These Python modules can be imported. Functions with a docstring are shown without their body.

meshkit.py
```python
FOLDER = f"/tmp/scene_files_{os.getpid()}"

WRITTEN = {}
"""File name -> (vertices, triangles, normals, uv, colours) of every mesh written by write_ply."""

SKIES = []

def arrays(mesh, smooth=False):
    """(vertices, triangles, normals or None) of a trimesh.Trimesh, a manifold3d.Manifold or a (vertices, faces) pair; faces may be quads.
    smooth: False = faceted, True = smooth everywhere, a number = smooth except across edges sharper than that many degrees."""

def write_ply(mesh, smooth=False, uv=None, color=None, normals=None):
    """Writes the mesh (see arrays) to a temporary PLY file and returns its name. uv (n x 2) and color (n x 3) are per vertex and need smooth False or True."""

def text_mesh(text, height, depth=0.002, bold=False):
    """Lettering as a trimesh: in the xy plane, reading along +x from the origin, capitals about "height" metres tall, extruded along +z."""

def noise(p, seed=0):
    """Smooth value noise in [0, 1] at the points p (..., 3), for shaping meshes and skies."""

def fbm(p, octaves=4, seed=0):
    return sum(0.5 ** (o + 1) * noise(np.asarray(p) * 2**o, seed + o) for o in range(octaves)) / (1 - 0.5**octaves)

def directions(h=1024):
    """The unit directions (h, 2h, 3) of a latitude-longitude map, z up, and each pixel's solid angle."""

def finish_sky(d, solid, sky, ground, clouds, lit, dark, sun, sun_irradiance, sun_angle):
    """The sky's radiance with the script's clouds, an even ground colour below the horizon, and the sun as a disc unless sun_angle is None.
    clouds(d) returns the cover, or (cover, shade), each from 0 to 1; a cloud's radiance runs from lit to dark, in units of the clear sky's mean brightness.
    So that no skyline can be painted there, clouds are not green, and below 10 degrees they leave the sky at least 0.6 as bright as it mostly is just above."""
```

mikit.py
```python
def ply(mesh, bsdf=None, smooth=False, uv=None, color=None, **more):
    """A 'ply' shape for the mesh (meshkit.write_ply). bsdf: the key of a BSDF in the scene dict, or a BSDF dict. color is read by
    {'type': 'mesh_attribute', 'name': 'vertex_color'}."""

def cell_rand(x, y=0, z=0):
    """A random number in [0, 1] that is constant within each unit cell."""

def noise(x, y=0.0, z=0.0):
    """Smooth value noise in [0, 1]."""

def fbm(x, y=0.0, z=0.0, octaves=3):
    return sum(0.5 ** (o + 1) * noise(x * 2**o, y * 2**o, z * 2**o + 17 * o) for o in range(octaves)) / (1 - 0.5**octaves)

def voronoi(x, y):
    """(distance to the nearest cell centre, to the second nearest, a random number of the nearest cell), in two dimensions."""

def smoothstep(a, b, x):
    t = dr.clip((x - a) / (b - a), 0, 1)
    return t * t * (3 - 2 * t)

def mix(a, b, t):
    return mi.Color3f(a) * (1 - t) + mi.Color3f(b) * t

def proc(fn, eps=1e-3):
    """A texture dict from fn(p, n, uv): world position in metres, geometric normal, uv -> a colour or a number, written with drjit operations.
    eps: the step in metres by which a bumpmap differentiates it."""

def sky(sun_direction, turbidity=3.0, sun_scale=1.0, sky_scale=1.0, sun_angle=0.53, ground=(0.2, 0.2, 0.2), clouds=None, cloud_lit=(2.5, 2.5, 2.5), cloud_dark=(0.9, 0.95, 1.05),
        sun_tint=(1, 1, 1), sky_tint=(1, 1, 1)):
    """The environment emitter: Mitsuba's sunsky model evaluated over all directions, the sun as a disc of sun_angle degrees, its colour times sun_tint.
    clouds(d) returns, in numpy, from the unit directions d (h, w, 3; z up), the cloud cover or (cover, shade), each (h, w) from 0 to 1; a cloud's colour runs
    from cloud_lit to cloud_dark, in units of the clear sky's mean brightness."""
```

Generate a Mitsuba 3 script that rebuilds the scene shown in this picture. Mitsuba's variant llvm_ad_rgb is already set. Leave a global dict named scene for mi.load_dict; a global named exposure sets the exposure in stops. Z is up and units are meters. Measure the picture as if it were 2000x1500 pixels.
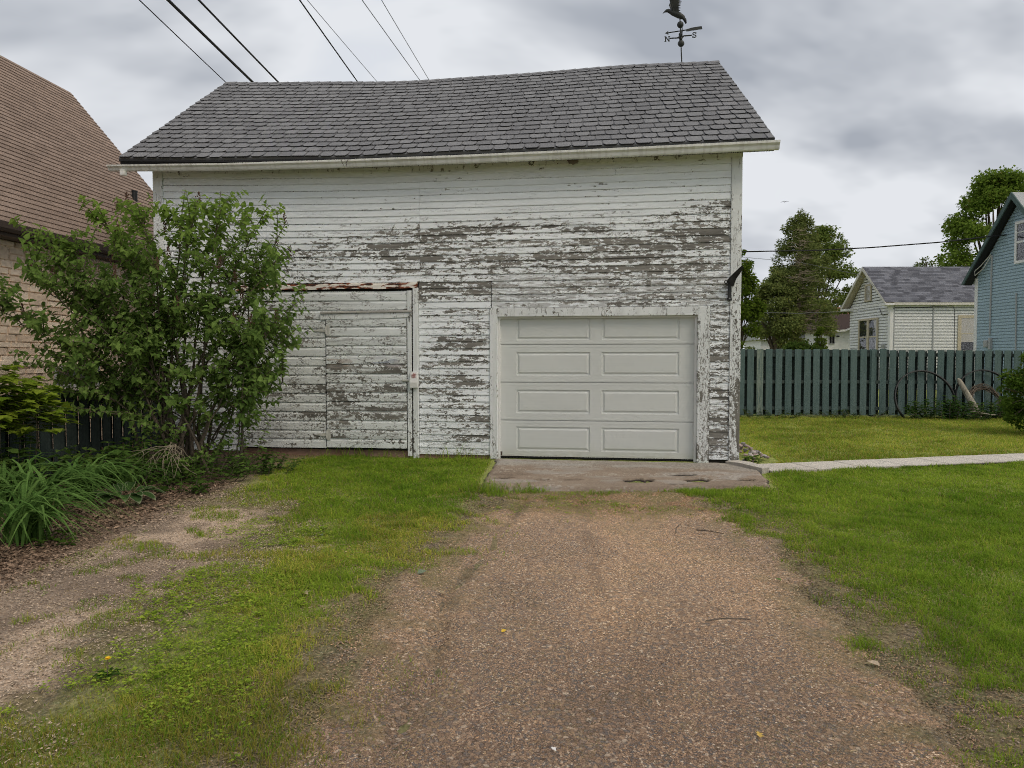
import math, random
import numpy as np, trimesh, manifold3d
import drjit as dr, mitsuba as mi, mikit, meshkit
from mikit import proc, noise, fbm, voronoi, cell_rand, smoothstep, mix

T = mi.ScalarTransform4f
rng = np.random.default_rng(7)
random.seed(7)
scene, labels = {}, {}

# ------------------------------------------------------------------ camera, sky, exposure
EYE = np.array([0, 0, 1.5])
PITCH = math.atan(50 / 1387)
scene['camera'] = {'type': 'perspective', 'fov': 2 * math.degrees(math.atan(1000 / 1387)), 'fov_axis': 'x', 'near_clip': 0.05, 'far_clip': 2000.0,
                   'to_world': T().look_at(origin=EYE.tolist(), target=[0, math.cos(PITCH), 1.5 - math.sin(PITCH)], up=[0, 0, 1])}


def clouds(d):
    """An overcast deck seen from below: broad grey-blue undersides, thinner and brighter streaks towards the south (the right)."""
    k = 1.0 / (d[..., 2] + 0.55)
    p = np.stack([d[..., 0] * k, d[..., 1] * k, d[..., 2] * 0], -1)
    q = p + 0.5 * (meshkit.fbm(p * 0.9 + 3.1, 3, 11)[..., None] - 0.5)
    broad = meshkit.fbm(q * np.array([1.5, 2.4, 1]) + 7.3, 4, 2)
    fine = meshkit.fbm(q * np.array([4.2, 7.4, 1]) + 1.7, 5, 5)
    south = np.clip(0.5 + 0.75 * d[..., 0], 0, 1)
    low = np.clip(1 - 3 * d[..., 2], 0, 1)
    shade = 0.50 + 2.7 * (broad - 0.5) + 2.9 * (fine - 0.5) - 0.45 * (south - 0.5) - 0.62 * low * (0.4 + 0.6 * south)
    gap = np.clip((fine + 0.6 * broad - 0.50) * 9, 0, 1)
    return 0.90 + 0.10 * gap, np.clip(shade, 0, 1)


SUN = (0.46, -0.52, 0.72)
scene['sky'] = mikit.sky(SUN, turbidity=4, sun_scale=0.30, sky_scale=1.0, sun_angle=26, sun_tint=(0.93, 0.98, 1.07), clouds=clouds, cloud_lit=(2.26, 2.33, 2.44), cloud_dark=(1.12, 1.21, 1.37))
exposure = 1.74


# ------------------------------------------------------------------ helpers
def add(key, mesh, bsdf, smooth=False, uv=None, color=None, label=None, cat=None, group=None, kind=None):
    """One entry of the scene; a key that is taken gets the next number."""
    k, n = key, 0
    while k in scene:
        n += 1
        k = f'{key}_{n:03d}'
    scene[k] = mikit.ply(mesh, bsdf, smooth=smooth, uv=uv, color=color)
    tag(k, label, cat, group, kind)
    return k


def tag(k, label=None, cat=None, group=None, kind=None):
    d = {a: b for a, b in (('label', label), ('category', cat), ('group', group), ('kind', kind)) if b}
    if d:
        labels[k] = d
    return k


def thing(key, label, cat, group=None, kind=None):
    """A thing without a mesh of its own: the key its parts start with."""
    k, n = key, 0
    while k in labels:
        n += 1
        k = f'{key}_{n:03d}'
    return tag(k, label, cat, group, kind)


def join(parts):
    vs, fs, at = [], [], 0
    for v, f in parts:
        f = np.asarray(f)
        if f.shape[1] == 4:
            f = np.vstack([f[:, [0, 1, 2]], f[:, [0, 2, 3]]])
        vs.append(np.asarray(v, float))
        fs.append(f + at)
        at += len(v)
    return np.vstack(vs), np.vstack(fs)


BOXF = np.array([[0, 2, 3, 1], [4, 5, 7, 6], [0, 1, 5, 4], [2, 6, 7, 3], [0, 4, 6, 2], [1, 3, 7, 5]])


def box(x0, x1, y0, y1, z0, z1, c=0.0):
    if c:
        m = manifold3d.Manifold.hull_points(np.array([[x, y, z] for X, Y, Z in ((0, 1, 1), (1, 0, 1), (1, 1, 0)) for x in (x0 + c * X, x1 - c * X)
                                                      for y in (y0 + c * Y, y1 - c * Y) for z in (z0 + c * Z, z1 - c * Z)], np.float32)).to_mesh()
        return np.array(m.vert_properties[:, :3], float), np.array(m.tri_verts, int)
    v = np.array([[x, y, z] for z in (z0, z1) for y in (y0, y1) for x in (x0, x1)], float)
    return v, BOXF


def loft(rings, caps=True, closed=True):
    """Skin of n rings of m points."""
    r = np.asarray(rings, float)
    n, m = r.shape[:2]
    f = []
    for i in range(n - 1):
        for j in range(m if closed else m - 1):
            a, b = i * m + j, i * m + (j + 1) % m
            f += [[a, b, b + m], [a, b + m, a + m]]
    if caps:
        for j in range(1, m - 1):
            f += [[0, j + 1, j], [(n - 1) * m, (n - 1) * m + j, (n - 1) * m + j + 1]]
    return r.reshape(-1, 3), np.array(f)


def tube(pts, rad, sides=6):
    p = np.asarray(pts, float)
    rad = np.broadcast_to(np.asarray(rad, float), (len(p),))
    t = np.gradient(p, axis=0)
    t /= np.linalg.norm(t, axis=1, keepdims=True) + 1e-12
    ref = np.array([0, 0, 1.0]) if abs(t[:, 2]).mean() < 0.8 else np.array([1.0, 0, 0])
    a = np.cross(t, ref)
    a /= np.linalg.norm(a, axis=1, keepdims=True) + 1e-12
    b = np.cross(t, a)
    w = np.arange(sides) * 2 * np.pi / sides
    return loft(p[:, None] + rad[:, None, None] * (np.cos(w)[None, :, None] * a[:, None] + np.sin(w)[None, :, None] * b[:, None]))


def lathe(prof, sides=20, at=(0, 0, 0)):
    w = np.arange(sides) * 2 * np.pi / sides
    return loft(np.array([[[r * math.cos(x), r * math.sin(x), z] for x in w] for r, z in prof]) + np.array(at))


def hull_spheres(joints, bones, n=10):
    s = manifold3d.Manifold.sphere(1.0, n)
    out = manifold3d.Manifold()
    for i, j in bones:
        (p, r), (q, t) = joints[i], joints[j]
        out = out + manifold3d.Manifold.batch_hull([s.scale([r] * 3).translate(list(p)), s.scale([t] * 3).translate(list(q))])
    m = out.to_mesh()
    return np.array(m.vert_properties[:, :3], float), np.array(m.tri_verts, int)


def interp(x, xs, ys):
    return np.interp(x, xs, ys)


def dpl(x, xs, ys):
    """The same piecewise line for drjit."""
    out = mi.Float(ys[0])
    for (x0, x1, y0, y1) in zip(xs[:-1], xs[1:], ys[:-1], ys[1:]):
        out += (y1 - y0) * dr.clip((x - x0) / (x1 - x0), 0, 1)
    return out


def ss(a, b, x):
    t = np.clip((x - a) / (b - a), 0, 1)
    return t * t * (3 - 2 * t)


# the garage's own frame: u along its front to the right, v into the building, z up
A = math.radians(7.9)
GO = np.array([3.24, 10.1, 0])
GX, GY = np.array([math.cos(A), -math.sin(A), 0]), np.array([math.sin(A), math.cos(A), 0])


def W(v):
    v = np.asarray(v, float)
    return GO + v[..., :1] * GX + v[..., 1:2] * GY + v[..., 2:] * np.array([0, 0, 1.0])


def gadd(key, mesh, bsdf, **k):
    v, f = mesh
    return add(key, (W(v), f), bsdf, **k)


def loc(p):
    """(u, z) on the garage's front for materials."""
    return (p.x - GO[0]) * GX[0] + (p.y - GO[1]) * GX[1], p.z


# ------------------------------------------------------------------ materials
def principled(base, rough=0.6, **k):
    return {'type': 'twosided', 'bsdf': {'type': 'principled', 'base_color': base if isinstance(base, dict) else {'type': 'rgb', 'value': list(base)}, 'roughness': rough, **k}}


VC = {'type': 'mesh_attribute', 'name': 'vertex_color'}
scene['m_vertex'] = principled(VC, 0.75, specular=0.25)
scene['m_leaf'] = {'type': 'principledthin', 'base_color': VC, 'roughness': 0.45, 'diff_trans': 0.9, 'eta': 1.4}
scene['m_grass'] = {'type': 'principledthin', 'base_color': VC, 'roughness': 0.5, 'diff_trans': 0.9, 'eta': 1.35}


def soft(u, z, u0, u1, z0, z1, s=0.12):
    return smoothstep(u0 - s, u0 + s, u) * (1 - smoothstep(u1 - s, u1 + s, u)) * smoothstep(z0 - s, z0 + s, z) * (1 - smoothstep(z1 - s, z1 + s, z))


def wood(a, b, seed):
    """Weathered bare wood with grain along a."""
    g = noise(a * 5, b * 60, seed) * 0.6 + noise(a * 22, b * 150, seed + 5) * 0.4
    return mix((0.092, 0.087, 0.075), (0.225, 0.214, 0.190), g) * (0.75 + 0.5 * noise(a * 0.9, b * 3, seed + 9))


def paint_peel(L, crack, a, t, k, white, shared=None):
    """White paint flaked off weathered wood. L: 0..1 how much is gone; a: metres along the grain; t: 0..1 across the board; k: the board's number."""
    big = fbm(a * 1.35 + k * 3.7, t * 1.3 + k * 5.3, 3.0, octaves=3)
    if shared is not None:
        big = big * 0.62 + shared * 0.38
    mid = noise(a * 13 + k * 1.7, t * 4.2 + k * 7.1, 9.0)
    fin = noise(a * 38, t * 9 + k * 13.3, 2.0)
    tiny = noise(a * 95, t * 20 + k * 3.9, 4.0)
    val = big * 0.52 + mid * 0.21 + fin * 0.16 + tiny * 0.11
    thr = 0.705 - 0.40 * L
    bare = smoothstep(thr - 0.006, thr + 0.006, val + 0.05 * (0.5 - t) * (0.5 - t))
    rim = smoothstep(thr - 0.05, thr - 0.012, val) * (1 - bare)
    # fine crazing: thin horizontal splits in what paint is left
    c1 = dr.abs(noise(a * 6 + k * 2.1, t * 11 + k * 5.0, 6.0) - 0.5)
    c2 = noise(a * 2.5 + k, t * 2 + k, 8.0)
    split = (1 - smoothstep(0.018, 0.045, c1)) * smoothstep(0.78 - 0.55 * crack, 0.90 - 0.55 * crack, c2)
    flecks = smoothstep(0.66, 0.72, noise(a * 26 + k * 4, t * 16 + k * 9, 12.0)) * smoothstep(0.75 - 0.5 * crack, 0.9 - 0.5 * crack, noise(a * 3 + k * 2, t * 1.5 + k, 15.0))
    w = wood(a, t * 0.1 + k * 0.37, 3.0)
    p = mi.Color3f(white) * (0.90 + 0.16 * noise(a * 1.3 + k * 9, t * 2 + k, 1.0)) * (0.96 + 0.08 * fin)
    p = mix(p, mi.Color3f(0.80, 0.82, 0.81), rim * 0.5)
    col = mix(p, w * 0.9, dr.minimum(split + flecks * 0.8, 1) * dr.clip(crack * 6, 0.10, 1))
    return mix(col, w, bare)


def f_siding(p, n, uv):
    u, z = loc(p)
    a, k = uv.x, dr.floor(uv.y)
    t = uv.y - k
    wob = (noise(u * 0.8, z * 1.7, 2.0) - 0.5) * 0.5
    zz, uu = z + wob * 0.5, u + wob
    L = 0.02 + 0.09 * smoothstep(4.2, 3.6, zz)
    L += 0.32 * soft(uu, zz, -5.2, 0.4, 2.72, 3.56, 0.22) + 0.10 * soft(uu, zz, -4.5, -0.3, 2.78, 3.36, 0.15)
    L += 0.25 * soft(uu, zz, -8.0, -4.9, 2.60, 3.25, 0.22)
    L += 0.18 * soft(uu, zz, -3.6, 0.2, 2.2, 2.72, 0.08)
    L += 0.29 * soft(uu, zz, -4.72, -3.5, 0.75, 2.75, 0.15) + 0.24 * soft(uu, zz, -4.72, -3.5, 0.1, 0.75, 0.15)
    L += 0.36 * soft(uu, zz, -0.5, 0.2, -0.2, 2.25, 0.1)
    L += 0.16 * soft(uu, zz, -8.9, -4.75, 0.0, 2.6, 0.1)
    crack = 0.04 + 0.10 * smoothstep(3.9, 3.4, z) + 0.65 * soft(u, z, -3.6, 0.2, 2.2, 2.8, 0.1) + 0.9 * soft(u, z, -0.5, 0.2, -0.2, 2.25, 0.1) + 0.35 * soft(u, z, -4.72, -3.5, 0, 2.7, 0.1)
    crack += 0.35 * soft(u, z, -5.4, 0.4, 2.7, 3.6, 0.2)
    shared = fbm(u * 1.5, z * 5.2, 7.0, octaves=3)
    c = paint_peel(L, dr.minimum(crack, 1), a, t, k, (0.78, 0.815, 0.83), shared)
    thin = soft(u, z, -3.58, 0.1, 2.22, 2.70, 0.03)  # the worn, chalky band over the big door
    c = mix(c, wood(a, t * 0.1 + k * 0.3, 4.0) * 1.1 + mi.Color3f(0.06), thin * 0.55 * smoothstep(0.40, 0.62, noise(a * 7, t * 5 + k * 4, 1.0)))
    return c


def f_drop(p, n, uv):
    """The barn door's boards and side door: fine weathered streaks, the top boards of the side door nearly sound."""
    u, z = loc(p)
    a, k = uv.x, dr.floor(uv.y)
    t = uv.y - k
    r = cell_rand(k, 3, 1)
    L = 0.17 + 0.30 * smoothstep(0.40, 1.0, r) + 0.22 * soft(u, z, -6.2, -4.8, 0.3, 1.5, 0.2) - 0.25 * soft(u, z, -6.15, -4.8, 1.5, 2.2, 0.05) + 0.15 * soft(u, z, -8, -4.7, 2.2, 2.6, 0.05)
    c = paint_peel(L * 0.8, 0.45 + 0.5 * r, a * 1.6, t, k, (0.68, 0.71, 0.70))
    streak = smoothstep(0.50, 0.74, noise(a * 3 + k * 3, t * 8 + k * 9, 1.0)) * smoothstep(0.35, 0.6, noise(a * 1.3 + k * 7, t * 1.2, 4.0)) * (0.25 + 0.75 * r)
    c = mix(c, wood(a, t * 0.14 + k * 0.3, 7.0), 0.80 * streak * dr.clip(L * 3, 0.15, 1))
    old = smoothstep(0.60, 0.72, noise(a * 4, t * 6 + k * 3, 2.0)) * soft(u, z, -6.12, -4.85, 1.36, 1.52, 0.03)  # older ochre and blue coats showing on one board
    return mix(c, mix((0.50, 0.33, 0.17), (0.28, 0.33, 0.42), noise(a * 3, t * 2, 3.0)), 0.6 * old)


def f_trim(p, n, uv):
    """Upright boards: the grain runs with z."""
    u, z = loc(p)
    k = dr.floor(u * 9)
    L = 0.06 + 0.55 * soft(u, z, -0.3, 0.3, -0.3, 1.15, 0.3) + 0.22 * soft(u, z, -0.16, 0.2, 1.0, 3.8, 0.4) + 0.42 * soft(u, z, -0.59, -0.40, -0.2, 1.9, 0.4)
    c = paint_peel(L, 0.25 + soft(u, z, -0.62, 0.1, -0.2, 2.0, 0.3), z * 1.5, (u * 9 - k) * 0.8, k * 5 + 31, (0.70, 0.725, 0.72))
    return c


def f_rust(p, n, uv):
    u, z = loc(p)
    m = fbm(u * 9, z * 34, 1.0, octaves=3)
    c = mix((0.66, 0.63, 0.56), (0.20, 0.060, 0.028), smoothstep(0.46, 0.54, m))
    return mix(c, (0.03, 0.018, 0.014), smoothstep(0.60, 0.66, m))


def f_shingle(p, n, uv):
    """uv.x: the shingle's random number, uv.y: 0 at its butt."""
    g = noise(p.x * 170, p.y * 170, p.z * 170)
    b = noise(p.x * 1.1, p.y * 1.1, p.z * 1.1)
    base = mix((0.138, 0.139, 0.145), (0.200, 0.202, 0.208), uv.x * 0.75 + b * 0.25)
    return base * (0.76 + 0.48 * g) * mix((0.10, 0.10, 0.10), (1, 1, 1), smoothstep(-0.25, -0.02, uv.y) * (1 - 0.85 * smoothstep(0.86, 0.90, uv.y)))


def f_gutter(p, n, uv):
    u, z = loc(p)
    s = smoothstep(0.5, 0.75, noise(u * 40, z * 4, 1.0)) * 0.5 + 0.5 * noise(u * 1.7, z * 9, 2.0)
    return mix((0.76, 0.765, 0.735), (0.42, 0.41, 0.36), s * 0.6)


def f_odoor(p, n, uv):
    u, z = loc(p)
    g = noise(u * 3, z * 130, 1.0) * 0.035 + noise(u * 1.1, z * 1.4, 2.0) * 0.06
    dirt = smoothstep(0.22, 0.0, z) * (0.4 + 0.6 * noise(u * 14, z * 5, 3.0))
    return mi.Color3f(0.60, 0.62, 0.60) * (0.95 + g) * mix((1, 1, 1), (0.80, 0.76, 0.68), dirt * 0.8)


def f_concrete(p, n, uv):
    a = fbm(p.x * 1.6, p.y * 2.2, 1.0, octaves=4)
    s = noise(p.x * 60, p.y * 60, 3.0)
    c = mix((0.165, 0.125, 0.092), (0.255, 0.200, 0.150), a) * (0.82 + 0.36 * s)
    agg = smoothstep(0.58, 0.7, noise(p.x * 34, p.y * 34, 6.0)) * smoothstep(0.52, 0.62, fbm(p.x * 2.3 + 4, p.y * 3.0, 8.0, octaves=2))
    c = mix(c, (0.36, 0.325, 0.275), agg * 0.6)
    worn = smoothstep(9.55, 10.1, p.y + 0.14 * p.x + (a - 0.5) * 0.9)
    c = mix(c, mi.Color3f(0.25, 0.235, 0.205) * (0.6 + 0.8 * s), worn * 0.7)
    pale = smoothstep(0.62, 0.70, fbm(p.x * 1.3 + 11, p.y * 3.4 + 3, 2.0, octaves=3))
    c = mix(c, (0.34, 0.335, 0.315), pale * 0.3)
    return mix(c, (0.045, 0.036, 0.030), smoothstep(0.000, -0.016, p.z - 0.012 - (a - 0.5) * 0.01) * smoothstep(8.2, 8.3, p.y))


def f_walk(p, n, uv):
    a = fbm(p.x * 1.3, p.y * 1.7, 1.0, octaves=4)
    return mix((0.36, 0.33, 0.285), (0.47, 0.435, 0.385), a) * (0.86 + 0.28 * noise(p.x * 70, p.y * 70, 1.0))


DLY, DLX = [0.0, 2.55, 3.73, 4.68, 5.73, 6.9, 7.66, 8.3], [-1.15, -1.03, -0.95, -0.86, -0.70, -0.46, -0.30, -0.18]
DRY, DRX = [0.0, 2.55, 3.15, 4.11, 5.73, 6.6, 7.25, 8.3], [1.78, 1.80, 1.90, 2.00, 2.18, 2.18, 2.12, 2.3]


def speck(p, scale, seed):
    """Tiny stones: (colour, how near the stone's middle)."""
    d1, d2, r = voronoi(p.x * scale, p.y * scale)
    c = mix((0.165, 0.115, 0.082), (0.43, 0.315, 0.222), r)
    c = mix(c, (0.17, 0.155, 0.145), smoothstep(0.72, 0.80, cell_rand(r * 997, seed)))
    c = mix(c, (0.58, 0.50, 0.40), smoothstep(0.92, 0.95, cell_rand(r * 531, seed + 3)))
    return c * (0.42 + 0.75 * smoothstep(0.0, 0.35, d2 - d1)), d1


def f_soil(p, n, uv):
    a = fbm(p.x * 1.1, p.y * 1.1, 1.0, octaves=3)
    s = noise(p.x * 90, p.y * 60, 2.0)
    st, _ = speck(p, 110, 9)
    c = mix(st * 0.62, mix((0.135, 0.110, 0.055), (0.20, 0.165, 0.085), noise(p.x * 40, p.y * 26, 4.0)), 0.35 + 0.5 * smoothstep(0.35, 0.6, noise(p.x * 6, p.y * 5, 5.0)))
    c = mix(c, (0.105, 0.135, 0.032), 0.30 * smoothstep(0.45, 0.7, noise(p.x * 11, p.y * 11, 5.0)))
    xl, xr = dpl(p.y, DLY, DLX), dpl(p.y, DRY, DRX)
    q = (a - 0.5) * 0.9
    lawn = dr.maximum(smoothstep(0.15, 0.8, p.x - xr + q), smoothstep(0.05, 0.45, xl - p.x + q) * smoothstep(-2.2, -1.5, p.x + q))
    lawn = dr.maximum(lawn, smoothstep(8.0, 8.6, p.y) * smoothstep(-3.3, -2.8, p.x + q))
    c = mix(c, mix((0.125, 0.175, 0.030), (0.27, 0.285, 0.08), noise(p.x * 17, p.y * 17, 3.0) * 0.6 + 0.4 * noise(p.x * 3, p.y * 3, 7.0)), lawn * 0.85)
    bed = (1 - smoothstep(-3.75, -3.15, p.x + (a - 0.5) * 1.2)) * smoothstep(4.0, 5.5, p.y)
    c = mix(c, mix((0.055, 0.038, 0.026), (0.12, 0.082, 0.055), a), bed)
    return c * (0.6 + 0.8 * s)


def f_gravel(p, n, uv):
    c, d = speck(p, 105, 1)
    c2, _ = speck(p, 48, 2)
    c = mix(c, c2, smoothstep(0.5, 0.7, noise(p.x * 6, p.y * 6, 3.0)) * 0.6)
    a = fbm(p.x * 0.9, p.y * 0.7, 4.0, octaves=3)
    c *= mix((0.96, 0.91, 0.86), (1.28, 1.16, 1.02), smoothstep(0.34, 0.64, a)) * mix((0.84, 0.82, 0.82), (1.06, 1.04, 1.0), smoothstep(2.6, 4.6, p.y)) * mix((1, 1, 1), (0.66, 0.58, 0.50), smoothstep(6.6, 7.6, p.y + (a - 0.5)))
    xl = dpl(p.y, DLY, DLX)
    # the wheel lines hold damp soil and moss
    rut = (1 - smoothstep(0.01, 0.08, dr.abs(p.x - xl - 0.52 - 0.25 * (a - 0.5)))) + 0.5 * (1 - smoothstep(0.02, 0.10, dr.abs(p.x - 0.55 - 0.05 * (p.y - 4)))) * smoothstep(3.6, 4.6, p.y)
    m = noise(p.x * 4, p.y * 3, 6.0)
    c = mix(c, (0.05, 0.042, 0.034), dr.clip(rut, 0, 1) * smoothstep(0.25, 0.6, m) * 0.45)
    moss = (1 - smoothstep(0.25, 0.75, p.x - xl)) * 0.85 + 0.6 * smoothstep(0.7, 0.1, dpl(p.y, DRY, DRX) - p.x) + smoothstep(6.4, 7.6, p.y) * 0.75 + smoothstep(0.54, 0.66, a) * 0.25
    mc = mix((0.105, 0.105, 0.030), (0.20, 0.155, 0.075), noise(p.x * 30, p.y * 30, 7.0))
    soil = f_soil(p, n, uv)
    c = mix(c, mc, dr.clip(moss * smoothstep(0.36, 0.66, noise(p.x * 7, p.y * 6, 8.0) * 0.6 + 0.4 * m), 0, 1) * 0.8)
    return mix(soil, c, smoothstep(0.02, 0.22, uv.x + 0.25 * (noise(p.x * 9, p.y * 9, 9.0) - 0.5)))


def f_track(p, n, uv):
    c, d = speck(p, 120, 5)
    a = fbm(p.x * 1.4, p.y * 1.1, 4.0, octaves=3)
    c = mix(c * 1.35, mix((0.27, 0.195, 0.135), (0.53, 0.405, 0.29), noise(p.x * 55, p.y * 40, 2.0)), 0.6)
    dark = smoothstep(0.54, 0.68, a) * (0.5 + 0.5 * noise(p.x * 5, p.y * 5, 3.0))
    c = mix(c, mi.Color3f(0.075, 0.055, 0.042) * (0.6 + 0.8 * noise(p.x * 70, p.y * 70, 1.0)), dark * 0.7)
    edge = (1 - smoothstep(-3.55, -3.0, p.x + (a - 0.5) * 1.0)) * smoothstep(3.8, 5.2, p.y)
    c = mix(c, mi.Color3f(0.095, 0.062, 0.042) * (0.5 + noise(p.x * 60, p.y * 60, 1.0)), edge * 0.85)
    return mix(f_soil(p, n, uv), c, smoothstep(0.02, 0.30, uv.x + 0.30 * (noise(p.x * 8, p.y * 8, 9.0) - 0.5)))


def f_green_board(p, n, uv):
    """Weathered blue-green stain; uv.x: the board's random number."""
    g = noise(p.x * 30 + uv.x * 90, p.z * 2.2, p.y * 30) * 0.6 + noise(p.x * 130, p.z * 7, p.y * 130) * 0.4
    c = mix((0.046, 0.082, 0.080), (0.115, 0.164, 0.156), g * 0.7 + uv.x * 0.35)
    grey = smoothstep(0.80, 0.93, uv.x) * smoothstep(0.25, 0.6, g)
    c = mix(c, (0.22, 0.255, 0.205), grey * 0.75)
    return c


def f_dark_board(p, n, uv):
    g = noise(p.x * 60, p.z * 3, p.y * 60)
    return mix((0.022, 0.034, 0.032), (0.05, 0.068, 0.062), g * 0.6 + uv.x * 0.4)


def f_stone(p, n, uv):
    g = fbm(p.x * 18, p.y * 18, p.z * 18, octaves=3)
    c = mix((0.60, 0.475, 0.365), (0.78, 0.665, 0.54), uv.x)
    return c * (0.68 + 0.6 * g)


def f_stone_back(p, n, uv):
    r, h = dr.floor(p.z / 0.115), (p.z / 0.115) - dr.floor(p.z / 0.115)
    x = p.y / 0.42 + cell_rand(r, 4) * 3
    w = x - dr.floor(x)
    joint = dr.maximum(1 - smoothstep(0.03, 0.09, dr.minimum(h, 1 - h)), 1 - smoothstep(0.01, 0.03, dr.minimum(w, 1 - w)))
    c = mix((0.60, 0.475, 0.365), (0.76, 0.65, 0.52), cell_rand(r, dr.floor(x), 3))
    return mix(c, (0.25, 0.185, 0.135), joint)


def f_church_roof(p, n, uv):
    k, t = dr.floor(uv.y), uv.y - dr.floor(uv.y)
    x = p.y / 0.305 + cell_rand(k, 2) * 7
    r = cell_rand(dr.floor(x), k, 5)
    w = x - dr.floor(x)
    c = mix((0.190, 0.140, 0.110), (0.280, 0.210, 0.168), r * 0.7 + 0.3 * noise(p.x, p.y, p.z))
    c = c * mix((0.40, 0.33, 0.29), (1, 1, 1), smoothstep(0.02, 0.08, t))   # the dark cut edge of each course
    c = c * (0.80 + 0.4 * noise(p.x * 120, p.y * 120, p.z * 120))
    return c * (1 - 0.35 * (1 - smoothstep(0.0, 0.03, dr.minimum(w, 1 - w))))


def f_far_roof(p, n, uv):
    k = dr.floor(uv.y)
    x = p.x / 0.33 + cell_rand(k, 2) * 9
    f = x - dr.floor(x)
    r = dr.lerp(cell_rand(dr.floor(x), k, 5), cell_rand(dr.floor(x) + 1, k, 5), smoothstep(0.35, 0.65, f))
    return mix((0.070, 0.072, 0.084), (0.185, 0.19, 0.215), r) * (0.85 + 0.3 * noise(p.x * 40, p.y * 40, p.z * 40))


def f_white_siding(p, n, uv):
    a = fbm(p.x * 0.8, p.y * 0.8, p.z * 1.2, octaves=3)
    return mix((0.66, 0.675, 0.665), (0.75, 0.76, 0.75), a) * (0.95 + 0.1 * noise(p.x * 9, p.y * 9, p.z * 40))


def f_blue_siding(p, n, uv):
    return mix((0.285, 0.395, 0.455), (0.325, 0.44, 0.50), fbm(p.x * 0.9, p.y, p.z * 0.9, octaves=3)) * (0.96 + 0.08 * noise(p.x * 12, 1.0, p.z * 60))


def f_bark(p, n, uv):
    g = noise(p.x * 26, p.y * 26, p.z * 7) * 0.6 + noise(p.x * 90, p.y * 90, p.z * 25) * 0.4
    return mix((0.050, 0.038, 0.028), (0.185, 0.150, 0.115), g)


def f_driftwood(p, n, uv):
    g = noise(p.x * 60, p.y * 60, p.z * 6)
    return mix((0.17, 0.15, 0.11), (0.42, 0.385, 0.31), g)


def f_black(p, n, uv):
    return mix((0.011, 0.012, 0.013), (0.035, 0.036, 0.036), noise(p.x * 30, p.y * 30, p.z * 30))


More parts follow.
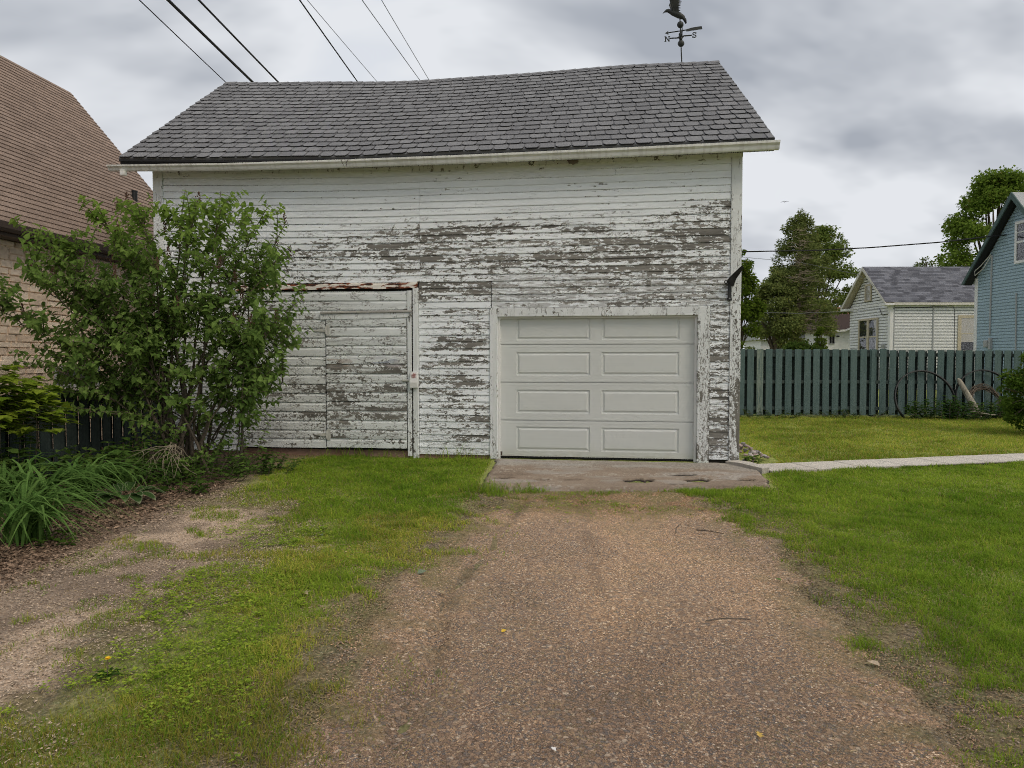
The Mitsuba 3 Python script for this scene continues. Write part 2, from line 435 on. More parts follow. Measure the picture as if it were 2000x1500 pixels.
def f_copper(p, n, uv):
    return mix((0.016, 0.020, 0.020), (0.055, 0.058, 0.050), fbm(p.x * 18, p.y * 18, p.z * 18, octaves=2))


def f_founda(p, n, uv):
    u, z = loc(p)
    return mix((0.20, 0.105, 0.075), (0.36, 0.25, 0.19), fbm(u * 5, z * 9, 1.0, octaves=3))


for name, fn, rough in (('siding', f_siding, 0.6), ('drop', f_drop, 0.6), ('trim', f_trim, 0.6), ('rust', f_rust, 0.8), ('shingle', f_shingle, 0.9), ('gutter', f_gutter, 0.45),
                        ('odoor', f_odoor, 0.42), ('concrete', f_concrete, 0.9), ('walk', f_walk, 0.9), ('soil', f_soil, 0.95), ('gravel', f_gravel, 0.9), ('track', f_track, 0.95),
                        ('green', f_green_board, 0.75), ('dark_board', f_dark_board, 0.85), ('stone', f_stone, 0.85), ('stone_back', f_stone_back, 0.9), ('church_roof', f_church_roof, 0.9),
                        ('far_roof', f_far_roof, 0.9), ('white_siding', f_white_siding, 0.55), ('blue_siding', f_blue_siding, 0.5), ('bark', f_bark, 0.9), ('driftwood', f_driftwood, 0.85),
                        ('black', f_black, 0.45), ('copper', f_copper, 0.5), ('foundation', f_founda, 0.9)):
    scene['m_' + name] = principled(proc(fn), rough, specular=0.3)
for name, c, rough in (('dark', (0.018, 0.016, 0.014), 0.9), ('fascia', (0.022, 0.022, 0.024), 0.6), ('brown', (0.055, 0.040, 0.032), 0.5), ('tan', (0.47, 0.42, 0.31), 0.6),
                       ('white', (0.72, 0.72, 0.70), 0.45), ('grey', (0.36, 0.37, 0.37), 0.5), ('hinge', (0.50, 0.50, 0.46), 0.5), ('wire', (0.014, 0.014, 0.016), 0.5), ('wire_grey', (0.12, 0.125, 0.13), 0.5),
                       ('mortar', (0.24, 0.18, 0.13), 0.95), ('soffit', (0.60, 0.58, 0.51), 0.7), ('room', (0.012, 0.013, 0.015), 0.9), ('curtain', (0.42, 0.40, 0.36), 0.9),
                       ('rubber', (0.012, 0.012, 0.012), 0.8), ('weathered', (0.30, 0.29, 0.265), 0.85), ('deadwood', (0.26, 0.22, 0.155), 0.9), ('paper_nest', (0.13, 0.105, 0.08), 0.95), ('red_mark', (0.42, 0.20, 0.19), 0.7), ('brown_roof', (0.060, 0.042, 0.038), 0.9),
                       ('brick', (0.235, 0.115, 0.080), 0.9), ('seed', (0.10, 0.055, 0.038), 0.9)):
    scene['m_' + name] = principled(c, rough, specular=0.3)
scene['m_glass'] = {'type': 'thindielectric'}


# ------------------------------------------------------------------ ground
def height(x, y):
    p = np.stack([x, y, x * 0], -1)
    h = 0.030 * (meshkit.fbm(p * 0.8, 3, 3) - 0.5) + 0.012 * (meshkit.fbm(p * 4, 2, 8) - 0.5)
    drive = ss(-0.5, 0.2, x - interp(y, DLY, DLX)) * ss(-0.5, 0.2, interp(y, DRY, DRX) - x) * ss(8.6, 7.8, y)
    lx = x - interp(y, DLY, DLX) - 0.52 - 0.25 * (meshkit.fbm(p * 0.9, 3, 63) - 0.5)
    wear = ss(0.30, 0.50, meshkit.fbm(p * np.array([3.0, 1.4, 1]), 2, 65)) * ss(8.0, 7.2, y) * ss(1.5, 2.2, y)
    h = h - 0.022 * wear * np.exp(-(lx / 0.05) ** 2)
    return h * ss(14, 11, y) * (0.5 + 0.5 * ss(0.0, 0.8, np.abs(y - 9.2) - 0.5)) - 0.012 * drive - 0.012


def axis(lo, hi, step, far):
    a = np.arange(lo, hi + step / 2, step)
    out = np.geomspace(step, far, 26)
    return np.concatenate([(lo - np.cumsum(out)[::-1]), a, hi + np.cumsum(out)])


def sheet(xs, ys, hf):
    X, Y = np.meshgrid(xs, ys)
    v = np.stack([X, Y, hf(X, Y)], -1).reshape(-1, 3)
    i, j = np.meshgrid(np.arange(len(ys) - 1), np.arange(len(xs) - 1), indexing='ij')
    a = (i * len(xs) + j).ravel()
    return v, np.stack([a, a + 1, a + len(xs) + 1, a + len(xs)], -1)


add('ground', sheet(axis(-8, 12, 0.1, 140), axis(1, 20, 0.1, 140), lambda x, y: height(x, y) - 0.0), 'm_soil', smooth=True, kind='structure')


def strip(yl, xl, yr, xr, y0, y1, ny, nx, seed, lift):
    """A loose-edged sheet between two lines, following the ground; it dips under the ground along its rim."""
    ys = np.linspace(y0, y1, ny)
    rows = []
    for y in ys:
        q = lambda s: meshkit.fbm(np.array([y * 2.2, s, 0.0]), 4, seed) - 0.5
        a, b = interp(y, yl, xl) + 0.45 * q(1.0), interp(y, yr, xr) + 0.5 * q(9.0)
        rows.append(np.stack([np.linspace(a, b, nx), np.full(nx, y) + 0 * q(3.0)], -1))
    g = np.array(rows)
    s = np.linspace(0, 1, nx)
    rim = np.minimum(np.minimum(s, 1 - s)[None, :] * 22, 1)
    if y1 < 8.5:
        endy = y1 - 0.25 * meshkit.fbm(np.stack([g[..., 0] * 3, g[..., 0] * 0, g[..., 0] * 0], -1), 3, 5)
        rim = np.minimum(rim, np.clip((endy - g[..., 1]) * 8, 0, 1))
    z = height(g[..., 0], g[..., 1]) + lift * rim - 0.012 * (1 - rim)
    width = (g[:, -1, 0] - g[:, 0, 0])[:, None]
    edge = np.minimum(np.minimum(s, 1 - s)[None, :] * width, np.clip(y1 - 0.10 - g[..., 1], 0, 1))
    v = np.concatenate([g, z[..., None]], -1).reshape(-1, 3)
    i, j = np.meshgrid(np.arange(ny - 1), np.arange(nx - 1), indexing='ij')
    a = (i * nx + j).ravel()
    return (v, np.stack([a, a + 1, a + nx + 1, a + nx], -1)), np.column_stack([edge.ravel(), 0 * edge.ravel()])


m, uv = strip(DLY, DLX, DRY, DRX, -1.0, 8.25, 230, 120, 3, 0.008)
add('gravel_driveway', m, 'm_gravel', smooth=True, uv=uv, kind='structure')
TLY, TLX = [0, 2.8, 3.4, 4.3, 4.9, 6.2, 7.4], [-3.9, -3.9, -3.9, -3.9, -3.95, -3.9, -3.75]
TRY, TRX = [0, 2.84, 3.42, 4.29, 5.43, 6.3, 6.9, 7.4], [-2.3, -2.2, -2.1, -2.1, -2.0, -2.05, -2.2, -2.9]
m, uv = strip(TLY, TLX, TRY, TRX, -1.0, 7.35, 180, 40, 4, 0.006)
add('dirt_track', m, 'm_track', smooth=True, uv=uv, kind='structure')

# the concrete apron, a real slab with pot-holes
AP = [(-0.22, 10.45), (3.22, 9.98), (3.30, 9.5), (3.02, 8.22), (1.5, 8.10), (0.5, 8.08), (-0.36, 8.10)]
HOLES = [(1.53, 8.55, 0.19, 0.15), (2.25, 8.58, 0.19, 0.14), (2.18, 8.98, 0.15, 0.09), (-0.10, 8.75, 0.13, 0.06), (0.35, 8.6, 0.10, 0.03), (0.75, 8.62, 0.12, 0.03), (2.85, 8.6, 0.12, 0.08), (1.9, 8.3, 0.1, 0.03)]
import shapely
apg = shapely.Polygon(AP)


def apron():
    xs, ys = np.arange(-0.6, 3.6, 0.022), np.arange(7.9, 10.6, 0.022)
    X, Y = np.meshgrid(xs, ys)
    pts = shapely.points(X.ravel(), Y.ravel())
    sd = (np.where(shapely.contains(apg, pts), 1, -1) * shapely.distance(shapely.boundary(apg), pts)).reshape(X.shape)
    q = np.stack([X, Y, X * 0], -1)
    sd = sd + 0.09 * (meshkit.fbm(q * 5, 4, 4) - 0.5)
    z = 0.024 * np.clip(sd / 0.03, -1.6, 1) + 0.006 * (meshkit.fbm(q * 2, 3, 6) - 0.5) + 0.004 * (meshkit.fbm(q * 14, 2, 9) - 0.5)
    for x, y, a, b in HOLES:
        r = np.sqrt(((X - x) / a) ** 2 + ((Y - y) / b) ** 2) + 0.9 * (meshkit.fbm(q * 13, 3, 12) - 0.5)
        z -= 0.055 * ss(1.05, 0.80, r) * (0.7 + 0.6 * meshkit.noise(q * 30, 4))
    crack = np.abs(Y - 9.05 + 0.15 * (meshkit.fbm(q * 1.5, 4, 21) - 0.5) * 4 + 0.13 * X)
    z -= 0.02 * ss(0.022, 0.0, crack) * ss(0.3, 0.6, meshkit.noise(q * 2.1, 31))
    v = np.stack([X, Y, z], -1).reshape(-1, 3)
    nx = len(xs)
    i, j = np.meshgrid(np.arange(len(ys) - 1), np.arange(nx - 1), indexing='ij')
    a = (i * nx + j).ravel()
    f = np.stack([a, a + 1, a + nx + 1, a + nx], -1)
    return v, f[v[f][:, :, 2].max(1) > -0.036]


add('concrete_apron', apron(), 'm_concrete', smooth=True, kind='structure')

# the sidewalk: slabs with open joints, running off to the right
add('sidewalk', (np.array([[3.40, 9.33, -0.03], [3.52, 9.80, -0.03], [16.0, 12.66, -0.03], [16.0, 11.98, -0.03], [3.40, 9.33, 0.008], [3.52, 9.80, 0.008], [16.0, 12.66, 0.008], [16.0, 11.98, 0.008]]),
                 np.array([[0, 1, 2, 3], [4, 7, 6, 5], [0, 3, 7, 4], [1, 5, 6, 2]])), 'm_dark', kind='structure')
wd = np.array([0.9733, 0.2296, 0])
wn = np.array([-0.2296, 0.9733, 0])


def slab(s0, s1, w0, w1, z1, o=np.array([3.36, 9.27, 0])):
    v, f = box(s0, s1, w0, w1, -0.02, z1, 0.006)
    return o + v[:, :1] * wd + v[:, 1:2] * wn + v[:, 2:] * np.array([0, 0, 1.0]), f


for i in range(12):
    s0 = 0.06 + i * 0.70
    add('sidewalk__slab', slab(s0, s0 + 0.682, 0.0, 0.60 + 0.01 * i, 0.022 + 0.003 * random.random()), 'm_walk')
cv, cf = slab(-0.30, 0.04, 0.03, 0.16, 0.055)
add('sidewalk__kerb_piece', loft([[[3.00, 9.93, -0.02], [3.20, 10.02, -0.02], [3.20, 10.02, 0.06], [3.00, 9.93, 0.06]], [[3.12, 9.68, -0.02], [3.30, 9.78, -0.02], [3.30, 9.78, 0.07], [3.12, 9.68, 0.07]],
                                  [[3.28, 9.26, -0.02], [3.40, 9.34, -0.02], [3.40, 9.34, 0.06], [3.28, 9.26, 0.06]]]), 'm_walk', label='pale curved concrete edging where the sidewalk meets the apron')

# ------------------------------------------------------------------ the garage
G = thing('garage', 'old white clapboard garage with peeling paint, grey shingle roof and a panelled overhead door', 'garage')
EU, EZ = [-9.6, -9.37, -7.5, -5.51, -3.97, -1.68, 0.376, 0.6], [4.62, 4.615, 4.53, 4.485, 4.483, 4.488, 4.50, 4.50]
sag = lambda u, z: (interp(u, EU, EZ) - 4.5) * np.clip((z - 1.5) / 3, 0, 1.05)


def board(u0, u1, z0, h, prof, k, v0=0.0, warp=0.0035):
    """A board along u: prof are (v, part of h) corners; uv = (along, number + part across)."""
    n = max(2, int((u1 - u0) / 0.3) + 1)
    us = np.linspace(u0, u1, n)
    rings, uvs = [], []
    for i, u in enumerate(us):
        wz = warp * 2 * (meshkit.noise(np.array([u * 1.1, k * 3.3, 0.5]), 3) - 0.5)
        wv = warp * 2 * (meshkit.noise(np.array([u * 1.7, k * 5.1, 4.5]), 5) - 0.5)
        rings.append([[u, v0 + v + (wv if v < -0.01 else 0), z0 + t * h + wz + sag(u, z0)] for v, t in prof])
        uvs += [[u + k * 0.77, k + min(max(t, 0.001), 0.999)] for v, t in prof]
    v, f = loft(rings)
    return v, f, np.array(uvs)


CLAP = [(0.0, 0.075), (-0.021, 0.075), (-0.0225, 0.13), (-0.009, 1.04), (0.0, 1.04)]
DROP = [(0.0, 0.05), (-0.024, 0.05), (-0.025, 0.10), (-0.025, 0.74), (-0.011, 0.94), (-0.011, 1.03), (0.0, 1.03)]
kb = 0


def lay(parent, u0, u1, z0, h, prof, bsdf, v0=0.0, joints=()):
    global kb
    ends = [u0, *[j for j in joints if u0 < j < u1], u1]
    for a, b in zip(ends[:-1], ends[1:]):
        kb += 1
        v, f, uv = board(a + 0.002, b - 0.002, z0, h, prof, kb, v0)
        gadd(parent + '__board', (v, f), bsdf, uv=uv)


FW = 'garage__front_wall'
# sheathing behind the boards, with the door's opening left free
gadd(FW, join([box(-8.98, -3.50, 0.002, 0.05, 0.10, 4.52), box(-3.50, -0.57, 0.002, 0.05, 2.14, 4.44), box(-0.57, -0.02, 0.002, 0.05, 0.0, 4.44)]), 'm_dark')
nrow = 43
for r in range(nrow):
    z0 = 0.045 + r * 0.1
    if z0 < 2.19:   # beside the doors
        lay(FW, -4.685, -3.60, z0, 0.1, CLAP, 'm_siding')
        lay(FW, -0.42, -0.15, z0, 0.1, CLAP, 'm_siding')
        lay(FW, -8.82, -7.565, z0, 0.1, CLAP, 'm_siding')
    elif z0 < 2.60:
        lay(FW, -4.685, -3.585, z0, 0.1, CLAP, 'm_siding')
        lay(FW, -3.575, -0.15, z0, 0.1, CLAP, 'm_siding')
        lay(FW, -8.82, -7.565, z0, 0.1, CLAP, 'm_siding')
    else:
        j = (-4.665,) if z0 < 4.06 else (random.uniform(-7, -6), random.uniform(-3, -1.5)) if r % 3 else ()
        if z0 < 2.8:
            j = (-6.6, -4.665)
        lay(FW, -8.82, -0.15, z0, 0.1, CLAP, 'm_siding', joints=j)
# corner boards, frieze, foundation
gadd('garage__corner_board', box(-0.148, 0.0, -0.036, 0.0, 0.02, 4.33, 0.004), 'm_trim', label='grey worn corner board at the right end of the front wall')
gadd('garage__corner_board', box(-8.985, -8.825, -0.036, 0.0, 0.02, 4.50, 0.004), 'm_trim')
fr = [[[u, 0, 4.33 + sag(u, 4.33)], [u, -0.032, 4.33 + sag(u, 4.33)], [u, -0.032, 4.47 + sag(u, 4.47)], [u, 0, 4.47 + sag(u, 4.47)]] for u in np.linspace(-8.99, 0.004, 24)]
gadd('garage__frieze_board', loft(fr), 'm_trim')
gadd('garage__patch_board', join([box(-4.78, -3.89, -0.040, -0.028, 4.275, 4.42, 0.003)]), 'm_trim', label='short board patched in under the gutter, rotted at its lower edge')
gadd('garage__foundation', box(-8.95, -3.62, 0.012, 0.30, -0.3, 0.112), 'm_foundation')

# barn door panel with its rusty track cover, and the side door in it
BD = 'garage__barn_door'
gadd(BD, box(-7.55, -4.70, -0.028, -0.003, 0.10, 2.50), 'm_dark')
for r in range(17):
    z0 = 0.112 + r * 0.1415
    if z0 + 0.1415 < 2.16:
        lay(BD, -7.54, -6.150, z0, 0.1415, DROP, 'm_drop', v0=-0.028)
    else:
        lay(BD, -7.54, -4.86, z0, 0.1415, DROP, 'm_drop', v0=-0.028)
gadd(BD + '__edge_post', box(-4.855, -4.790, -0.062, -0.029, 0.02, 2.52, 0.004), 'm_trim')
gadd(BD + '__edge_post', box(-4.768, -4.690, -0.064, -0.004, -0.02, 2.56, 0.004), 'm_trim')
gadd(BD + '__edge_post', box(-7.56, -7.50, -0.06, -0.029, 0.12, 2.50, 0.004), 'm_trim')
gadd(BD + '__track_cover', loft([[[u, -0.005, 2.645 + w], [u, -0.060, 2.622 + w], [u, -0.068, 2.552 + w], [u, -0.060, 2.552 + w], [u, -0.054, 2.61 + w], [u, -0.005, 2.63 + w]]
                                 for u, w in ((x, 0.006 * math.sin(x * 5.1)) for x in np.linspace(-7.6, -4.70, 28))]), 'm_rust', label='rusty metal cover over the sliding door track')
SD = 'garage__side_door'
gadd(SD, box(-6.14, -4.862, -0.040, -0.0285, 0.125, 2.125), 'm_dark')
for r in range(14):
    lay(SD, -6.135, -4.868, 0.128 + r * 0.1425, 0.1425, DROP, 'm_drop', v0=-0.040)
gadd(SD + '__rain_cap', loft([[[u, -0.030, 2.235 + d], [u, -0.085, 2.215 + d], [u, -0.090, 2.195 + d], [u, -0.030, 2.205 + d]] for u, d in ((-6.215, -0.012), (-5.5, -0.004), (-4.785, 0.0))]), 'm_weathered')
gadd(SD + '__head_trim', loft([[[u, -0.030, 2.19 + d], [u, -0.070, 2.19 + d], [u, -0.072, b], [u, -0.030, b]] for u, d, b in ((-6.22, -0.02, 2.095), (-5.7, -0.012, 2.10), (-5.2, -0.008, 2.105), (-4.95, -0.004, 2.115), (-4.79, 0, 2.125))]), 'm_trim')
for z in (1.93, 0.33):
    t = [box(-6.13, -6.075, -0.074, -0.062, z - 0.085, z + 0.085, 0.003)]
    t.append(loft([[[-6.13, -0.063, z - 0.03], [-6.13, -0.072, z - 0.03], [-6.13, -0.072, z + 0.03], [-6.13, -0.063, z + 0.03]], [[-6.33, -0.058, z - 0.010], [-6.33, -0.066, z - 0.010], [-6.33, -0.066, z + 0.010], [-6.33, -0.058, z + 0.010]]]))
    t.append(tube([[-6.134, -0.076, z - 0.06], [-6.134, -0.076, z + 0.06]], 0.009, 8))
    gadd(SD + '__hinge', join(t), 'm_hinge')
gadd(SD + '__latch_bar', box(-4.935, -4.80, -0.080, -0.068, 1.155, 1.185, 0.003), 'm_hinge')
gadd('garage__lock_box', loft([[[-4.800, -0.065, 1.06], [-4.800, -0.125, 1.06], [-4.685, -0.125, 1.06], [-4.685, -0.065, 1.06]], [[-4.802, -0.065, 1.14], [-4.802, -0.135, 1.14], [-4.682, -0.135, 1.14], [-4.682, -0.065, 1.14]],
                               [[-4.795, -0.065, 1.30], [-4.795, -0.105, 1.30], [-4.690, -0.105, 1.30], [-4.690, -0.065, 1.30]]]), 'm_white', label='small white box with a faded red mark beside the side door')
mk = [box(-4.780 + x, -4.780 + x + w, -0.1285 - 0.002, -0.112, z, z + h) for x, w, z, h in ((0.01, 0.008, 1.215, 0.05), (0.01, 0.06, 1.243, 0.007), (0.035, 0.008, 1.205, 0.075), (0.055, 0.007, 1.222, 0.05), (0.02, 0.05, 1.215, 0.006), (0.045, 0.03, 1.262, 0.006))]
gadd('garage__lock_box__faded_mark', join(mk), 'm_red_mark')

# the overhead door and its casing
OD = 'garage__overhead_door'
gadd(OD, box(-3.55, -0.52, 0.118, 0.14, 0.035, 2.30), 'm_odoor')
PU = [(-3.216, -2.120), (-1.949, -0.836)]
SEC = [(0.030, 0.571, 0.122, 0.479), (0.575, 1.138, 0.684, 1.032), (1.142, 1.702, 1.248, 1.594), (1.706, 2.27, 1.771, 2.13)]
for s, (z0, z1, p0, p1) in enumerate(SEC):
    ue = [-3.53, *PU[0], *PU[1], -0.54]
    zl, zh = z0 + 0.006, z1
    strips = [box(ue[0], ue[5], 0.080, 0.117, zl, p0), box(ue[0], ue[5], 0.080, 0.117, p1, zh)]
    strips += [box(ue[0], ue[1], 0.0802, 0.117, p0, p1), box(ue[2], ue[3], 0.0802, 0.117, p0, p1), box(ue[4], ue[5], 0.0802, 0.117, p0, p1)]
    # two shallow pressed grooves near the rails
    if s < 3:
        strips += [box(ue[0], ue[5], 0.0775, 0.0795, zh - 0.040, zh - 0.012)]
    strips += [box(ue[0], ue[5], 0.0775, 0.0795, zl + 0.012, zl + 0.036)]
    gadd(OD + '__section', join(strips), 'm_odoor')
    for a, b in PU:
        rings = []
        for d, dep in ((0, 0.080), (0.004, 0.096), (0.022, 0.097), (0.046, 0.082), (0.050, 0.0815)):
            rings.append([[a + d, dep, p0 + d], [b - d, dep, p0 + d], [b - d, dep, p1 - d], [a + d, dep, p1 - d]])
        v, f = loft(rings, caps=False)
        f = np.vstack([f, [[16, 17, 18], [16, 18, 19]]])
        gadd(OD + '__panel', (v, f), 'm_odoor')
gadd(OD + '__bottom_seal', box(-3.53, -0.54, 0.085, 0.12, 0.008, 0.036), 'm_rubber')
gadd(OD + '__corner_bracket', box(-3.47, -3.43, 0.074, 0.080, 0.045, 0.10), 'm_brown', label='rusted corner at the lower left of the overhead door')
gadd('garage__door_casing', box(-3.600, -3.487, -0.036, 0.06, 0.0, 2.246, 0.004), 'm_trim', label='white casing board left of the overhead door')
gadd('garage__door_casing', box(-0.590, -0.424, -0.036, 0.06, -0.01, 2.246, 0.004), 'm_trim', label='cracked casing board right of the overhead door')
gadd('garage__door_casing', box(-3.485, -0.592, -0.033, 0.06, 2.118, 2.243, 0.003), 'm_trim', label='casing board over the overhead door')
gadd('garage__door_stop', join([box(-3.485, -3.455, 0.03, 0.075, 0.0, 2.116), box(-0.625, -0.592, 0.03, 0.075, 0.0, 2.116), box(-3.455, -0.625, 0.03, 0.075, 2.09, 2.116)]), 'm_white')

# side and back walls, floor inside, so the building is closed
gz = lambda v: 4.45 + (v + 0.0) * 2.5 / 3.5


def gable(u):
    pts = [(0.05, 0.0), (6.35, 0.0), (6.35, 4.42), (3.2, 6.72), (0.05, 4.42)]
    return loft([[[u, v, z] for v, z in pts], [[u + 0.05, v, z] for v, z in pts]])


gadd('garage__side_wall', gable(-0.052), 'm_siding', uv=np.zeros((10, 2)))
gadd('garage__side_wall', gable(-8.98), 'm_siding', uv=np.zeros((10, 2)))
gadd('garage__back_wall', box(-8.93, -0.05, 6.3, 6.36, 0, 4.42), 'm_white')

# the roof
RF = 'garage__roof'
RU, RZ = [-9.56, -8.4, -6.9, -4.72, -1.63, 0.12], [7.075, 7.005, 6.955, 6.925, 6.885, 6.958]


def roofpt(s, t, lift=0.0):
    s, t = np.asarray(s, float), np.asarray(t, float)
    ue, ur = -9.37 + 9.746 * s, -9.56 + 9.68 * s
    e = np.stack([ue, np.full_like(ue, -0.30), interp(ue, EU, EZ)], -1)
    # smooth the ridge's sag
    r = np.stack([ur, np.full_like(ur, 3.2), 7.075 - 0.12 * s - 0.105 * np.sin(np.pi * s) - 0.03 * np.sin(2 * np.pi * s) + 0.012 * np.sin(9 * s)], -1)
    bumps = 0.02 * (meshkit.noise(np.stack([ue * 0.7, t * 3, t * 0], -1), 4) - 0.5)
    return e + (r - e) * t[..., None] + (lift + bumps)[..., None] * np.array([0, -0.581, 0.814])


S, TT = np.meshgrid(np.linspace(0, 1, 40), np.linspace(0.0, 1, 12))
top, bot = roofpt(S, TT, 0 * S - 0.004), roofpt(S, TT, 0 * S - 0.05)
back = top[:, :, :].copy()
back[..., 1] = 6.4 - back[..., 1]
i, j = np.meshgrid(np.arange(11), np.arange(39), indexing='ij')
q = (i * 40 + j).ravel()
fq = np.stack([q, q + 1, q + 41, q + 40], -1)
edge = loft([[top[0, k], bot[0, k]] for k in range(40)], caps=False, closed=False)
rake = [loft([[top[k, e], bot[k, e]] for k in range(12)], caps=False, closed=False) for e in (0, 39)]
roof_v, roof_f = join([(top.reshape(-1, 3), fq), (bot.reshape(-1, 3), fq), edge, *rake, (back.reshape(-1, 3), fq)])
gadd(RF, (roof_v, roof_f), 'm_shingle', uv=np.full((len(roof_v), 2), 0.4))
NR = 20
shv = []
for r in range(NR):
    t0, t1 = r / NR - (0.004 if r == 0 else 0), min((r + 1.10) / NR, 1.0)
    s, first = 0.0, True
    cells = []
    while s < 1 - 0.004:
        w = random.choice([0.0215, 0.0225, 0.0235]) * random.uniform(0.94, 1.06)
        if first and r % 2:
            w *= 0.5
        first = False
        e = min(s + w, 1.0)
        if 1 - e < 0.008:
            e = 1.0
        cells.append((s, e))
        s = e
    for c, (a, b) in enumerate(cells):
        thick = random.choice([0.014, 0.017, 0.021])
        g = 0.0010
        dt = random.uniform(-0.0025, 0.0025) + (0.004 if thick > 0.02 else 0)
        cl = random.choice([0, 0.003, 0.004])
        lo = t0 - dt if r else t0
        ss_ = np.array([a + g, a + g + cl, b - g - cl, b - g, b - g, a + g])
        ts_ = np.array([lo + 0.010 * (cl > 0), lo, lo, lo + 0.010 * (cl > 0), t1, t1])
        up = roofpt(ss_, ts_, np.array([thick] * 4 + [0.002, 0.002]))
        dn = roofpt(ss_[:4], ts_[:4], np.array([-0.003] * 4))
        v = np.vstack([up, dn])
        f = np.array([[0, 1, 5], [1, 2, 5], [2, 4, 5], [2, 3, 4], [0, 6, 7], [0, 7, 1], [1, 7, 8], [1, 8, 2], [2, 8, 9], [2, 9, 3], [3, 9, 4], [0, 5, 6]])
        col = random.random()
        uv = np.column_stack([np.full(10, col), [0.0, 0, 0, 0, 1, 1, -1, -1, -1, -1]])
        shv.append((v, f, uv))
for v, f, uv in shv[:296]:
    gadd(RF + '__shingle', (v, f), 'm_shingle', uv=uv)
rest = join([(v, f) for v, f, _ in shv[296:]])
k = gadd(RF + '__upper_shingles', rest, 'm_shingle', uv=np.vstack([u for _, _, u in shv[296:]]), kind='stuff')
caps = []
for i in range(44):
    a, b = i / 44, min((i + 1.12) / 44, 1)
    x, y = roofpt(np.array([a, b]), np.array([1.0, 1.0]), np.array([0.012, 0.022]))
    xl, yl = roofpt(np.array([a, b]), np.array([0.972, 0.972]), np.array([0.010, 0.020]))
    x2, y2 = xl.copy(), yl.copy()
    x2[1], y2[1] = 6.4 - x2[1], 6.4 - y2[1]
    caps.append((np.array([xl, x, x2, yl, y, y2]), np.array([[0, 3, 4], [0, 4, 1], [1, 4, 5], [1, 5, 2]])))
cv, cf = join(caps)
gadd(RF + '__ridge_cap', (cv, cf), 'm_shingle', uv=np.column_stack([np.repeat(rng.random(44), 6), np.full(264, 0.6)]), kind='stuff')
us = np.linspace(-9.36, 0.37, 40)
gadd('garage__fascia', loft([[[u, -0.275, interp(u, EU, EZ) - 0.035], [u, -0.30, interp(u, EU, EZ) - 0.045], [u, -0.30, interp(u, EU, EZ) - 0.068], [u, -0.265, interp(u, EU, EZ) - 0.068], [u, -0.265, 4.33 + sag(u, 4.4)], [u, -0.245, 4.33 + sag(u, 4.4)]] for u in us]), 'm_fascia')
gadd('garage__soffit', loft([[[u, -0.244, 4.405 + sag(u, 4.5)], [u, 0.03, 4.405 + sag(u, 4.5)], [u, 0.03, 4.415 + sag(u, 4.5)], [u, -0.244, 4.415 + sag(u, 4.5)]] for u in us]), 'm_soffit')
GU, GB = [-9.5, -7.5, -5.7, -3.95, -1.7, 0.42], [4.392, 4.335, 4.312, 4.305, 4.312, 4.328]
GP = [(-0.29, 0.0), (-0.350, 0.0), (-0.362, 0.018), (-0.366, 0.045), (-0.378, 0.058), (-0.398, 0.070), (-0.400, 0.098), (-0.388, 0.102), (-0.386, 0.094), (-0.392, 0.090), (-0.388, 0.076), (-0.352, 0.060), (-0.346, 0.008), (-0.300, 0.008), (-0.300, 0.10), (-0.29, 0.10)]
gadd('garage__gutter', loft([[[u, v, interp(u, GU, GB) + z * interp(u, [-9.5, -5, 0.4], [0.80, 0.98, 1.08])] for v, z in GP] for u in np.linspace(-9.5, 0.418, 60)]), 'm_gutter', smooth=30)
gadd('garage__gutter__end_cap', loft([[[0.419, v, 4.328 + z * 1.08] for v, z in GP[:7] + [(-0.29, 0.102)]], [[0.423, v, 4.328 + z * 1.08] for v, z in GP[:7] + [(-0.29, 0.102)]]]), 'm_gutter')
gadd('garage__gutter__outlet', join([box(-9.29, -9.215, -0.385, -0.315, 4.31, 4.395, 0.004)]), 'm_gutter')
gadd('garage__gutter__loose_hanger', join([tube([[-5.74, -0.40, 4.42], [-5.72, -0.405, 4.36], [-5.69, -0.40, 4.30]], 0.004, 5), tube([[-5.62, -0.40, 4.42], [-5.65, -0.405, 4.37], [-5.66, -0.40, 4.31]], 0.004, 5)]), 'm_brown')

# wasp nest and bracket on the wall
nv = trimesh.creation.icosphere(subdivisions=3)
nn = nv.vertices * np.array([0.075, 0.06, 0.06])
nn += nn * (0.6 * (meshkit.fbm(nv.vertices * 3, 3, 3) - 0.5))[:, None]
gadd('wasp_nest', (nn * np.array([1, 1, 1]) + np.array([-2.37, -0.16, 4.335]), nv.faces), 'm_paper_nest', smooth=True, label='small grey-brown wasp nest tucked under the garage gutter', cat='nest')
BR = thing('wall_bracket', 'black iron bracket screwed to the garage front near its right corner', 'bracket')
gadd(BR + '__back_plate', join([box(-0.185, -0.135, -0.066, -0.040, 2.32, 2.62, 0.004), box(-0.192, -0.128, -0.060, -0.038, 2.315, 2.355, 0.004)]), 'm_black')
gadd(BR + '__arm', loft([[[-0.20, -0.07, 2.60], [-0.12, -0.07, 2.50], [-0.12, -0.10, 2.50], [-0.20, -0.10, 2.60]], [[-0.16, -0.20, 2.66], [-0.10, -0.20, 2.60], [-0.10, -0.22, 2.60], [-0.16, -0.22, 2.66]],
                         [[-0.055, -0.33, 2.765], [-0.02, -0.33, 2.745], [-0.02, -0.35, 2.745], [-0.055, -0.35, 2.765]]]), 'm_black')
gadd(BR + '__eye', tube([[-0.215 + 0.022 * math.cos(a), -0.075, 2.575 + 0.022 * math.sin(a)] for a in np.linspace(0, 2 * np.pi, 14)], 0.007, 6), 'm_black')
gadd(BR + '__screw', join([box(-0.168, -0.152, -0.071, -0.065, 2.336, 2.352, 0.002)]), 'm_grey')

